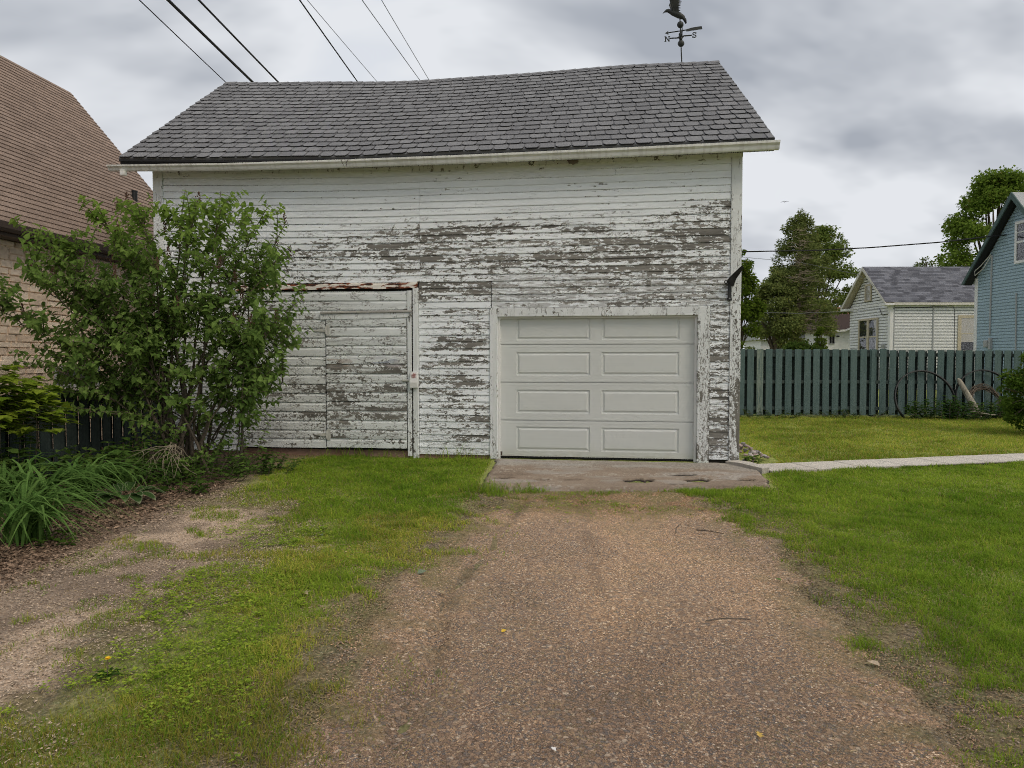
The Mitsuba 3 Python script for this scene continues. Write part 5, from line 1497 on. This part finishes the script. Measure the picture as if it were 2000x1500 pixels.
low_plant('bed_plant', 'leafy shoots right of the lilac base by the garage wall', -3.35, 9.3, 0.5, 0.36, 34, 0.08, DG, 46)
low_plant('bed_plant', 'small light green plant below the front daylily clump', -3.75, 5.75, 0.20, 0.12, 12, 0.06, ((0.06, 0.12, 0.02), (0.10, 0.17, 0.03)), 47)
low_plant('corner_weed', 'bright green weed sprouting at the right corner of the garage', 3.42, 10.12, 0.10, 0.16, 9, 0.07, ((0.08, 0.16, 0.02), (0.14, 0.22, 0.04)), 48)
# maple seedling with flat tiers of lobed leaves
SA = thing('maple_sapling', 'yellow-green maple sapling leaning over the dark fence at the left edge', 'sapling')
P, D_, U, st_parts = [], [], [], []
for (x, y, h) in ((-5.45, 7.45, 1.38), (-5.30, 7.8, 1.15), (-5.70, 7.3, 1.42), (-5.55, 7.9, 1.25), (-5.6, 7.1, 1.30)):
    b = np.array([x, y, 0])
    tip = b + np.array([0.10, -0.05, h])
    st = []
    st.append(tube([b, (b + tip) / 2 + np.array([0.03, 0, 0]), tip], [0.009, 0.006, 0.003], 5))
    for k in range(13):
        w = 0.60 + 0.40 * k / 12
        p = b + (tip - b) * w
        for s in range(4):
            a = k * 0.8 + s * 1.57 + r.normal() * 0.3
            ln = (1.15 - w) * 0.42 + 0.10
            e = p + np.array([math.cos(a) * ln, math.sin(a) * ln, 0.05])
            st.append(tube([p, e], [0.0025, 0.0015], 3))
            for q in (0.4, 0.7, 1.0):
                P.append(p + (e - p) * q)
                D_.append([math.cos(a) + 0.3 * r.normal(), math.sin(a) + 0.3 * r.normal(), -0.12])
                U.append([0.15 * r.normal(), 0.15 * r.normal(), 1])
    st_parts.append(join(st))
v, f, c = leaf_mesh(P, D_, U, 0.14 * (0.6 + 0.7 * r.random(len(P))), greens(len(P), (0.13, 0.21, 0.020), (0.26, 0.33, 0.038), r=r), 'lobed', 0.95, 0.15, 0.06, 0.1)
for q in st_parts:
    add(SA + '__stem', q, 'm_bark')
add(SA + '__foliage', (v, f), 'm_leaf', color=c)
# dead branch tangle in front of the lilac
dr_ = []
root = np.array([-4.02, 8.45, 0.46])
for k in range(13):
    a = r.uniform(-2.95, -0.9)
    e = root + np.array([math.cos(a) * r.uniform(0.15, 0.70), -abs(math.sin(a)) * r.uniform(0.1, 0.6), -r.uniform(0.12, 0.44)])
    m = (root + e) / 2 + np.array([r.normal() * 0.06, 0, 0.08 + r.normal() * 0.05])
    dr_.append(tube(bez(root, m, m, e, 7) + r.normal(size=(7, 3)) * 0.008, np.linspace(0.0048, 0.0020, 7), 4))
    j = bez(root, m, m, e, 7)[r.integers(2, 5)]
    dr_.append(tube([j, j + np.array([r.normal() * 0.15, -0.05, -abs(r.normal()) * 0.15])], [0.004, 0.002], 3))
add('dead_branch', join(dr_), 'm_deadwood', label='tangle of dead pale twigs sprawling in front of the lilac base', cat='branch')

# ------------------------------------------------------------------ wires and the bird
WIRES = [('power_cable', (-7.285, 14.14), (-7.264, 18.255), 8.5, 0.012, 'm_wire', 'thin dark overhead wire farthest left above the garage'),
         ('power_cable', (-6.436, 13.534), (-6.295, 17.473), 8.2, 0.030, 'm_wire', 'thickest black overhead cable, second from the left'),
         ('power_cable', (-5.862, 13.534), (-5.674, 17.473), 8.2, 0.021, 'm_wire', 'black overhead cable, third from the left'),
         ('power_cable', (-4.093, 13.938), (-3.86, 17.929), 8.4, 0.016, 'm_wire', 'black overhead cable in the middle of the bundle'),
         ('power_cable', (-4.86, 17.17), (-4.182, 22.046), 10.0, 0.008, 'm_wire_grey', 'faint thin grey overhead wire, fifth from the left'),
         ('power_cable', (-3.77, 18.18), (-3.029, 23.175), 10.5, 0.011, 'm_wire_grey', 'thin grey overhead wire, second from the right'),
         ('power_cable', (-3.281, 18.18), (-2.717, 23.175), 10.5, 0.010, 'm_wire_grey', 'thin grey overhead wire farthest right above the garage')]
for key, p, q, h, rad, b, lab in WIRES:
    p, q = np.array(p), np.array(q)
    d = (q - p) / (q[1] - p[1])
    pts = [[*(p + d * (y - p[1])), h + 0.0006 * (y - 16) ** 2] for y in np.linspace(-14, 44, 40)]
    add(key, tube(pts, rad, 6), b, label=lab, cat='cable')
YW = [([[6.0, 25.6, 5.26], [8.11, 25, 5.23], [10.64, 24.6, 5.22], [12.26, 24.3, 5.27], [14.3, 23.9, 5.38], [15.9, 23.45, 5.52], [16.16, 23.38, 5.54]], 0.022, 'm_wire', 'black service cable running to the blue house'),
      ([[7.5, 30, 5.95], [9.849, 30, 5.734], [12.046, 30, 5.541], [14.636, 30.2, 5.049], [18.06, 34.4, 4.6]], 0.009, 'm_wire_grey', 'thin grey wire sloping down to the white house'),
      ([[7.5, 30, 3.46], [9.812, 30, 3.44], [12.077, 30, 3.397], [14.34, 30, 3.483], [18.02, 34.9, 3.95]], 0.012, 'm_wire_grey', 'lowest thin wire crossing in front of the conifers')]
for pts, rad, b, lab in YW:
    add('service_wire', tube(pts, rad, 5), b, label=lab, cat='cable')
bj = [((0, 0, 0), 0.05), ((-0.16, 0, 0.03), 0.035), ((0.2, 0, 0.0), 0.03), ((0.05, 0.30, 0.10), 0.02), ((0.12, 0.62, 0.02), 0.008), ((0.05, -0.30, 0.10), 0.02), ((0.12, -0.62, 0.02), 0.008), ((0.30, 0, -0.01), 0.015), ((0.22, 0.28, 0.09), 0.008), ((0.22, -0.28, 0.09), 0.008), ((-0.22, 0, 0.02), 0.008)]
bv, bf = hull_spheres(bj, [(0, 1), (0, 2), (0, 3), (3, 4), (0, 5), (5, 6), (2, 7), (3, 8), (0, 8), (5, 9), (0, 9), (4, 8), (6, 9), (1, 10)], 8)
ca, sa = math.cos(1.1), math.sin(1.1)
bv = 0.55 * np.column_stack([bv[:, 0] * ca - bv[:, 1] * sa, bv[:, 0] * sa + bv[:, 1] * ca, bv[:, 2]]) + np.array([22.85, 60, 14.6])
add('flying_bird', (bv, bf), 'm_wire', smooth=40, label='tiny dark bird gliding high above the conifers', cat='bird')

# ------------------------------------------------------------------ grass, gravel, litter, weeds


def lawn_density(x, y):
    p = np.stack([x, y, x * 0], -1)
    n1 = meshkit.fbm(p * 1.3, 3, 41) - 0.5
    n2 = meshkit.fbm(p * 5, 2, 42) - 0.5
    e = 0.9 * n1 + 0.45 * n2
    right = ss(-0.25, 0.35, x - interp(y, DRY, DRX) + e * 0.9 + 0.5 * (meshkit.noise(p * 9, 47) - 0.5))
    right = np.where(y > 8.0, (x > 3.05).astype(float) * ss(0, 0.1, x - interp(y, [8, 8.2, 9.5, 10.2], [2.85, 3.03, 3.32, 3.5])), right)
    left = ss(-0.22, 0.22, interp(y, DLY, DLX) - x + e * 0.8 + 0.5 * (meshkit.noise(p * 9, 48) - 0.5))
    tr = interp(y, [0, 2.6, 3.1, 3.6, 4.3, 5.4, 6.3, 6.9, 7.3, 8.0, 9.5], [-2.5, -2.4, -2.1, -1.75, -1.75, -1.72, -1.75, -2.0, -2.5, -2.95, -3.1])
    left = left * ss(-0.45, 0.50, x - tr + e * 1.3)
    left = np.where(y > 8.0, ss(0, 0.06, interp(y, [8.0, 8.2, 10.45, 12], [-0.30, -0.40, -0.27, -0.27]) - x) * ss(-0.3, 0.35, x - tr + e), left)
    mid = 0.55 * ss(6.3, 7.7, y) * ss(0.52, 0.64, n1 + n2 * 0.6 + 0.5) * ss(8.12, 7.95, y) * (x > -0.4) * (x < 2.6)
    mid += 0.8 * ss(7.2, 7.9, y) * ss(1.2, 1.9, x) * (y < 8.1) * ss(0.35, 0.6, n1 + n2 + 0.5)
    mid += 0.9 * ss(7.80, 7.95, y + 0.6 * n2) * (y < 8.16) * ((x > -0.5) * (x < 0.42) + 0.10 * (x > 0.42) * (x < 1.9) + 0.6 * (x > 1.9) * (x < 2.9))
    side = 0.50 * ss(0.50, 0.64, n1 + 0.8 * n2 + 0.5) * (x < tr + 0.4) * (x > -3.4) * (y < 7.2)
    edge = 0.22 * ss(0.52, 0.66, n2 + n1 + 0.5) * ss(0.9, 0.1, x - interp(y, DLY, DLX)) * (x > interp(y, DLY, DLX)) * (y < 8)
    d = np.maximum.reduce([right, left, mid, side, edge])
    # paths, building, far side
    u = (x - GO[0]) * GX[0] + (y - GO[1]) * GX[1]
    v = (x - GO[0]) * GY[0] + (y - GO[1]) * GY[1]
    d = d * ~((v > -0.03) & (u < 0.05))
    s = (x - 3.36) * wd[0] + (y - 9.27) * wd[1]
    w = (x - 3.36) * wn[0] + (y - 9.27) * wn[1]
    d = d * ~((w > -0.01) & (w < 0.66) & (s > -0.1))
    d = d * ~((np.hypot((x - 3.55) / 0.42, (y - 10.62) / 0.55) < 1))
    return np.where(y > 18.2, 0, d), e, v, u, w, s


def blades(x, y, h, w, col, r, segs):
    n = len(x)
    a = r.random(n) * 6.283
    lean = r.uniform(0.25, 0.95, n)
    ca, sa = np.cos(a), np.sin(a)
    b = r.random(n) * 6.283
    z = height(x, y)
    o = np.stack([x, y, z - 0.004], -1)
    s = np.stack([np.cos(b), np.sin(b), 0 * x], -1) * (w / 2)[:, None]
    tip = o + np.stack([ca * lean * h, sa * lean * h, h * np.sqrt(np.maximum(1 - (lean * 0.9) ** 2, 0.2))], -1)
    if segs == 1:
        v = np.stack([o - s, o + s, tip], 1).reshape(-1, 3)
        f = np.arange(3 * n).reshape(-1, 3)
        return v, f, np.repeat(col, 3, 0)
    m = o + np.stack([ca * lean * h * 0.30, sa * lean * h * 0.30, h * 0.58], -1)
    v = np.stack([o - s, o + s, m + s * 0.8, m - s * 0.8, tip], 1).reshape(-1, 3)
    k = np.arange(n)[:, None, None] * 5
    f = (k + np.array([[0, 1, 2], [0, 2, 3], [3, 2, 4]])[None]).reshape(-1, 3)
    c = np.repeat(col, 5, 0)
    return v, f, c


r = np.random.default_rng(77)
GV = []
for (y0, y1, den, h0, wid, segs) in ((1.9, 4.2, 12000, 0.042, 0.0036, 2), (4.2, 7.0, 8000, 0.044, 0.0050, 2), (7.0, 11.6, 4600, 0.046, 0.0075, 2), (8.8, 18.3, 2000, 0.046, 0.014, 1)):
    far = segs == 1
    xa, xb = (3.2, min(0.80 * y1, 15.0)) if far else (-0.78 * y1, 0.80 * y1)
    n = int((xb - xa) * (y1 - y0) * den)
    x, y = r.uniform(xa, xb, n), r.uniform(y0, y1, n)
    keep = np.abs(x) < 0.80 * y + 0.3
    x, y = x[keep], y[keep]
    d, e, v_, u_, w_, s_ = lawn_density(x, y)
    ok = r.random(len(x)) < d
    beyond = (w_ > 0.3) & (s_ > -0.4)
    ok &= beyond if far else ~((y > 9) & beyond)
    x, y, d, e, v_, u_, w_ = (q[ok] for q in (x, y, d, e, v_, u_, w_))
    p = np.stack([x, y, 0 * x], -1)
    n1, n2 = meshkit.fbm(p * 0.8, 3, 51), meshkit.noise(p * 7, 53)
    hh = h0 * (0.55 + 0.8 * r.random(len(x))) * (0.60 + 1.0 * meshkit.noise(p * 2.5, 55) ** 1.5 + 0.5 * ss(0.62, 0.8, meshkit.noise(p * 6.5, 56))) * (0.55 + 0.45 * d)
    wall = (v_ < 0) & (v_ > -0.16) & (u_ < -3.4) & (u_ > -7.5)
    tuft = wall & (r.random(len(x)) < 0.10 + 0.30 * (u_ > -4.9) * ss(0.45, 0.6, meshkit.noise(p * 5, 57)))
    hh = np.where(tuft, hh * r.uniform(2, 5.5, len(x)), hh)
    hh = np.where((y > 7.86) & (y < 8.18) & (x > -0.5) & (x < 0.45) & (r.random(len(x)) < 0.5), hh * 2.4, hh)
    t = np.clip(0.5 + 2.4 * (n1 - 0.5) + 0.9 * (n2 - 0.5), 0, 1)[:, None]
    g0, g1, yl = np.array([0.185, 0.310, 0.030]), np.array([0.315, 0.435, 0.052]), np.array([0.52, 0.49, 0.10])
    col = g0 * (1 - t) + g1 * t
    dry = np.clip(0.06 + 0.55 * ss(0.50, 0.66, meshkit.fbm(p * 1.1, 3, 58)) * (x < 1) * ss(8.0, 6.5, y) + 0.45 * far + 0.35 * (1 - d), 0, 0.75)
    k = (r.random(len(x)) < dry)[:, None]
    col = np.where(k, yl * (0.6 + 0.5 * t), col)
    st_ = (r.random(len(x)) < 0.05 + 0.10 * (1 - d))[:, None]
    col = np.where(st_, np.array([0.34, 0.28, 0.15]), col) * r.uniform(0.75, 1.25, (len(x), 1))
    GV.append(blades(x, y, hh, np.full(len(x), wid) * r.uniform(0.7, 1.3, len(x)), col, r, segs))
gv, gf = join([(a, b) for a, b, _ in GV])
add('lawn_grass', (gv, gf), 'm_grass', color=np.vstack([c for *_, c in GV]), label='short green lawn grass beside and between the driveway tracks', cat='grass', kind='stuff')


def pebbles(x, y, s, col, r, lift=0.3):
    n = len(x)
    q = np.array([[1, 0, 0], [-1, 0, 0], [0, 1, 0], [0, -1, 0], [0, 0, 1], [0, 0, -1]], float)
    v = q[None] * (s[:, None] * r.uniform([0.75, 0.55, 0.35], [1.15, 0.95, 0.6], (n, 3)))[:, None, :] * r.uniform(0.8, 1.2, (n, 6, 1))
    a, b = r.random(n) * 6.283, r.normal(size=n) * 0.35
    ca, sa, cb, sb = np.cos(a)[:, None], np.sin(a)[:, None], np.cos(b)[:, None], np.sin(b)[:, None]
    x1, z1 = v[..., 0] * cb - v[..., 2] * sb, v[..., 0] * sb + v[..., 2] * cb
    v = np.stack([x1 * ca - v[..., 1] * sa + x[:, None], x1 * sa + v[..., 1] * ca + y[:, None], z1 + (height(x, y) + 0.006 + lift * s * 0.5)[:, None]], -1)
    fc = np.array([[0, 2, 4], [2, 1, 4], [1, 3, 4], [3, 0, 4], [2, 0, 5], [1, 2, 5], [3, 1, 5], [0, 3, 5]])
    return v.reshape(-1, 3), (np.arange(n)[:, None, None] * 6 + fc).reshape(-1, 3), np.repeat(col, 6, 0)


PAL = np.array([[0.32, 0.225, 0.160], [0.40, 0.275, 0.185], [0.225, 0.165, 0.135], [0.30, 0.265, 0.24], [0.47, 0.37, 0.275], [0.15, 0.120, 0.108], [0.36, 0.255, 0.17], [0.25, 0.20, 0.17]])
PV = []
for y0, y1, den, s in ((2.0, 3.6, 11500, 0.0052), (3.6, 5.2, 6500, 0.0060), (5.2, 7.9, 2600, 0.0072)):
    n = int(5.0 * (y1 - y0) * den)
    x, y = r.uniform(-1.9, 3.1, n), r.uniform(y0, y1, n)
    p = np.stack([x, y, 0 * x], -1)
    e = 0.5 * (meshkit.fbm(p * 2, 3, 61) - 0.5)
    inside = np.minimum(x - interp(y, DLY, DLX), interp(y, DRY, DRX) - x) + e
    ok = r.random(n) < np.maximum(ss(-0.30, 0.30, inside), 0.30 * ss(-1.1, -0.3, inside)) * (0.35 + 0.65 * ss(0.30, 0.55, meshkit.fbm(p * 1.6, 3, 62)))
    x, y = x[ok], y[ok]
    p = p[ok]
    tone = meshkit.fbm(p * 0.9, 3, 63)[:, None]
    col = PAL[r.integers(0, len(PAL), len(x))] * r.uniform(0.58, 1.38, (len(x), 1)) * (np.array([0.98, 0.93, 0.88]) * (1 - ss(0.35, 0.62, tone)) + np.array([1.28, 1.16, 1.01]) * ss(0.35, 0.62, tone))
    lx = x - interp(y, DLY, DLX)
    rut = np.exp(-((lx - 0.52 - 0.25 * (tone[:, 0] - 0.5)) / 0.045) ** 2) + 0.5 * np.exp(-((x - 0.55 - 0.05 * (y - 4)) / 0.07) ** 2) * ss(3.4, 4.4, y)
    rut = np.clip(rut, 0, 1) * ss(0.30, 0.50, meshkit.fbm(p * np.array([3.0, 1.4, 1]), 2, 65))
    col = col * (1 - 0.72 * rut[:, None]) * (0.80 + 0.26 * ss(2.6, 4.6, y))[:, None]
    ms = (np.clip(ss(0.75, 0.25, lx) + 0.7 * ss(0.6, 0.1, interp(y, DRY, DRX) - x), 0, 1) * ss(0.38, 0.60, meshkit.fbm(p * 5, 3, 66)))[:, None]
    ms = np.maximum(ms, 0.8 * ss(0.53, 0.64, meshkit.fbm(p * np.array([1.5, 1.1, 1]), 4, 67))[:, None] * ss(0.40, 0.55, meshkit.fbm(p * 7, 2, 68))[:, None])
    col = col * (1 - 0.60 * ms) + 0.60 * ms * np.array([0.15, 0.135, 0.055])
    dk = ss(0.56, 0.68, meshkit.fbm(p * np.array([2.1, 1.3, 1]), 4, 69))[:, None]
    col = col * (1 - 0.45 * dk)
    PV.append(pebbles(x, y, s * r.uniform(0.55, 1.45, len(x)), col, r))
pv, pf = join([(a, b) for a, b, _ in PV])
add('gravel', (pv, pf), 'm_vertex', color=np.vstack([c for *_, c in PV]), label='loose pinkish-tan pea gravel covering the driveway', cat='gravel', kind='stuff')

# chips and dead leaves on the bare track and along the bed
n = 80000
x, y = r.uniform(-4.8, -1.5, n), r.uniform(2.3, 8.6, n)
p = np.stack([x, y, 0 * x], -1)
e = meshkit.fbm(p * 1.5, 3, 71)
tr = interp(y, [2.6, 5.4, 6.9, 8.6], [-1.95, -1.9, -2.2, -3.2])
ok = (x < tr + 0.15 + 1.4 * (e - 0.5)) & (np.abs(x) < 0.8 * y + 0.2) & (r.random(n) < 0.45 + 0.6 * ss(0.40, 0.6, e))
x, y = x[ok], y[ok]
pos = np.stack([x, y, height(x, y) + 0.010], -1)
a = r.random(len(x)) * 6.283
d = np.stack([np.cos(a), np.sin(a), 0.25 * r.normal(size=len(x))], -1)
bed = ss(-3.0, -3.6, x)[:, None]
colr = (np.array([0.46, 0.365, 0.27]) * (1 - bed) + np.array([0.25, 0.170, 0.115]) * bed) * r.uniform(0.35, 1.45, (len(x), 1))
m = 16000
ys = r.uniform(2.3, 8.0, m)
xs = np.where(r.random(m) < 0.45, interp(ys, DLY, DLX) + r.normal(size=m) * 0.28, interp(ys, DRY, DRX) + 0.25 + r.normal(size=m) * 0.38)
xs = np.where(r.random(m) < 0.2, r.uniform(-2.9, -1.2, m), xs)
sp = np.stack([xs, ys, height(xs, ys) + 0.012], -1)
sa_ = r.random(m) * 6.283
v2, f2, c2 = leaf_mesh(sp, np.stack([np.cos(sa_), np.sin(sa_), 0.2 * r.normal(size=m)], -1), np.stack([0.4 * r.normal(size=m), 0.4 * r.normal(size=m), np.ones(m)], -1), r.uniform(0.012, 0.038, m),
                       np.array([0.40, 0.32, 0.20]) * r.uniform(0.35, 1.4, (m, 1)), 'card', 0.14, 0.0, 0.12)
v, f, c = leaf_mesh(pos, d, np.stack([0.4 * r.normal(size=len(x)), 0.4 * r.normal(size=len(x)), np.ones(len(x))], -1), (0.014 + 0.032 * bed[:, 0] * r.random(len(x))) * r.uniform(0.6, 1.4, len(x)), colr, 'card', 0.55, 0.0, 0.12)
add('leaf_litter', join([(v, f), (v2, f2)]), 'm_vertex', color=np.vstack([c, c2]), label='dry leaf litter and wood chips on the bare track and bed edge', cat='leaf litter', kind='stuff')

# clover and plantain in the thin places
n = 20000
x, y = r.uniform(-3.4, 2.2, n), r.uniform(2.4, 7.9, n)
p = np.stack([x, y, 0 * x], -1)
e = meshkit.fbm(p * 1.7, 3, 81)
tr = interp(y, [2.6, 5.4, 6.9, 8.6], [-1.95, -1.9, -2.2, -3.2])
zone = np.maximum(ss(0.85, 0.2, np.abs(x - tr - 0.15)), 0.25 * ss(6.7, 7.4, y) * (x > -0.3))
ok = r.random(n) < zone * ss(0.47, 0.60, e) * 1.2
WP, WD, WU, WS = [], [], [], []
for cx, cy in np.stack([x[ok], y[ok]], -1):
    k = r.integers(5, 10)
    sz = r.uniform(0.008, 0.020) * (1.7 if r.random() < 0.06 else 1)
    for j in range(k):
        a = j * 6.283 / k + r.normal() * 0.3
        q = r.uniform(0.003, 0.022)
        WP.append([cx + q * math.cos(a), cy + q * math.sin(a), float(height(np.array(cx), np.array(cy))) + r.uniform(0.012, 0.035)])
        WD.append([math.cos(a), math.sin(a), 0.35])
        WU.append([0.2 * r.normal(), 0.2 * r.normal(), 1])
        WS.append(sz * r.uniform(0.7, 1.3))
v, f, c = leaf_mesh(WP, WD, WU, np.array(WS), greens(len(WP), (0.20, 0.33, 0.035), (0.44, 0.54, 0.075), r=r), 'card', 0.8, 0.2, 0.1)
add('clover_weeds', (v, f), 'm_leaf', color=c, label='low clover and plantain weeds in the thin grass of the left track', cat='weeds', kind='stuff')
# a dandelion, twigs, fallen leaves, stones by the corner
DD = thing('dandelion', 'single yellow dandelion in the thin grass at the lower left', 'flower')
o = np.array([-1.91, 3.30, 0.0])
add(DD + '__stem', tube([o, o + [0.004, 0, 0.04], o + [0.006, -0.004, 0.085]], 0.0018, 5), 'm_bark')
ang = np.linspace(0, 2 * np.pi, 28)[:-1]
v, f, c = leaf_mesh([o + [0.006, -0.004, 0.085]] * 54, np.array([[math.cos(a), math.sin(a), z] for z in (0.25, 0.9) for a in ang]), [[0, 0, 1]] * 54, 0.016, np.tile([[0.75, 0.50, 0.02]], (54, 1)), 'card', 0.3, 0, 0)
add(DD + '__flower', (v, f), 'm_vertex', color=c)
v, f, c = leaf_mesh([o] * 7, [[math.cos(a), math.sin(a), 0.4] for a in np.linspace(0, 5.4, 7)], [[0, 0, 1]] * 7, 0.09, greens(7, (0.05, 0.11, 0.02), (0.08, 0.15, 0.03)), 'lobed', 0.3, 0.3, 0.1)
add(DD + '__leaves', (v, f), 'm_leaf', color=c)
for lab, pts, rad in (('forked dark twig on the gravel below the apron', [[1.40, 6.02, 0.012], [1.42, 6.10, 0.03], [1.47, 6.16, 0.05], [1.50, 6.22, 0.016]], 0.006), ('thin curved twig on the gravel right of the forked twig', [[1.60, 6.12, 0.012], [1.70, 6.07, 0.014], [1.80, 5.99, 0.012]], 0.006),
                      ('long thin twig on the gravel at the lower right', [[1.10, 3.98, 0.012], [1.22, 4.01, 0.016], [1.36, 4.0, 0.012]], 0.005)):
    add('fallen_twig', tube(pts, [rad, rad * 0.8, rad * 0.6, rad * 0.4][:len(pts)], 5), 'm_bark', label=lab, cat='twig')
for lab, x, y, sz, col, sh in (('yellow fallen leaf on the gravel left of centre', -0.06, 3.88, 0.035, (0.62, 0.42, 0.05), 'ovate'), ('yellow fallen leaf on the gravel at the lower right', 0.99, 2.78, 0.04, (0.55, 0.38, 0.10), 'lobed'), ('pale dry leaf at the left edge of the gravel', -0.47, 4.50, 0.06, (0.42, 0.33, 0.20), 'ovate'),
                               ('white scrap of bark on the gravel near the bottom', 0.17, 2.68, 0.028, (0.72, 0.70, 0.66), 'card'), ('green fallen leaf on the gravel at the right', 1.82, 4.75, 0.045, (0.12, 0.19, 0.05), 'ovate'), ('pale curled leaf on the gravel edge at the right', 1.80, 3.42, 0.06, (0.48, 0.39, 0.28), 'ovate'),
                               ('dry oak leaf standing in the grass left of the driveway', -1.33, 4.45, 0.09, (0.42, 0.34, 0.22), 'lobed'), ('grey-green fallen leaf at the left gravel edge', -0.66, 4.90, 0.07, (0.16, 0.20, 0.13), 'ovate'), ('brown leaf at the right edge of the gravel', 2.13, 5.20, 0.06, (0.22, 0.14, 0.09), 'lobed'),
                               ('grey-green leaf in the grass far left of the driveway', -1.63, 5.95, 0.07, (0.12, 0.16, 0.09), 'ovate')):
    hgt = float(height(np.array(x), np.array(y))) + 0.018
    v, f, c = leaf_mesh([[x, y, hgt]], [[r.normal(), r.normal(), 0.1]], [[0.2, -0.3, 1]], [sz], [col], sh, 0.7, -0.1, 0.2)
    add('fallen_leaf', (v, f), 'm_vertex', color=c, label=lab, cat='leaf')
ico = trimesh.creation.icosphere(subdivisions=1)
for i in range(80):
    a, q = r.random() * 6.283, math.sqrt(r.random())
    x, y = 3.47 + 0.33 * q * math.cos(a), 10.62 + 0.50 * q * math.sin(a)
    s = r.uniform(0.020, 0.040)
    v = ico.vertices * np.array([s * r.uniform(0.9, 1.4), s * r.uniform(0.8, 1.1), s * r.uniform(0.5, 0.8)]) * (1 + 0.25 * r.normal(size=(len(ico.vertices), 1)) * 0.5)
    cz, sz = math.cos(a * 3), math.sin(a * 3)
    v = np.column_stack([v[:, 0] * cz - v[:, 1] * sz + x, v[:, 0] * sz + v[:, 1] * cz + y, v[:, 2] + 0.03 + 0.20 * (1 - q)])
    ci = r.integers(0, 5)
    base_c = np.array([[0.30, 0.225, 0.215], [0.42, 0.38, 0.35], [0.22, 0.20, 0.20], [0.36, 0.27, 0.24], [0.16, 0.145, 0.145]])[ci]
    add('river_stone', (v, ico.faces), 'm_vertex', smooth=True, color=np.tile(base_c, (len(v), 1)), label='rounded grey-pink stone in the pile at the right corner of the garage', cat='stone', group='stones piled at the garage corner')
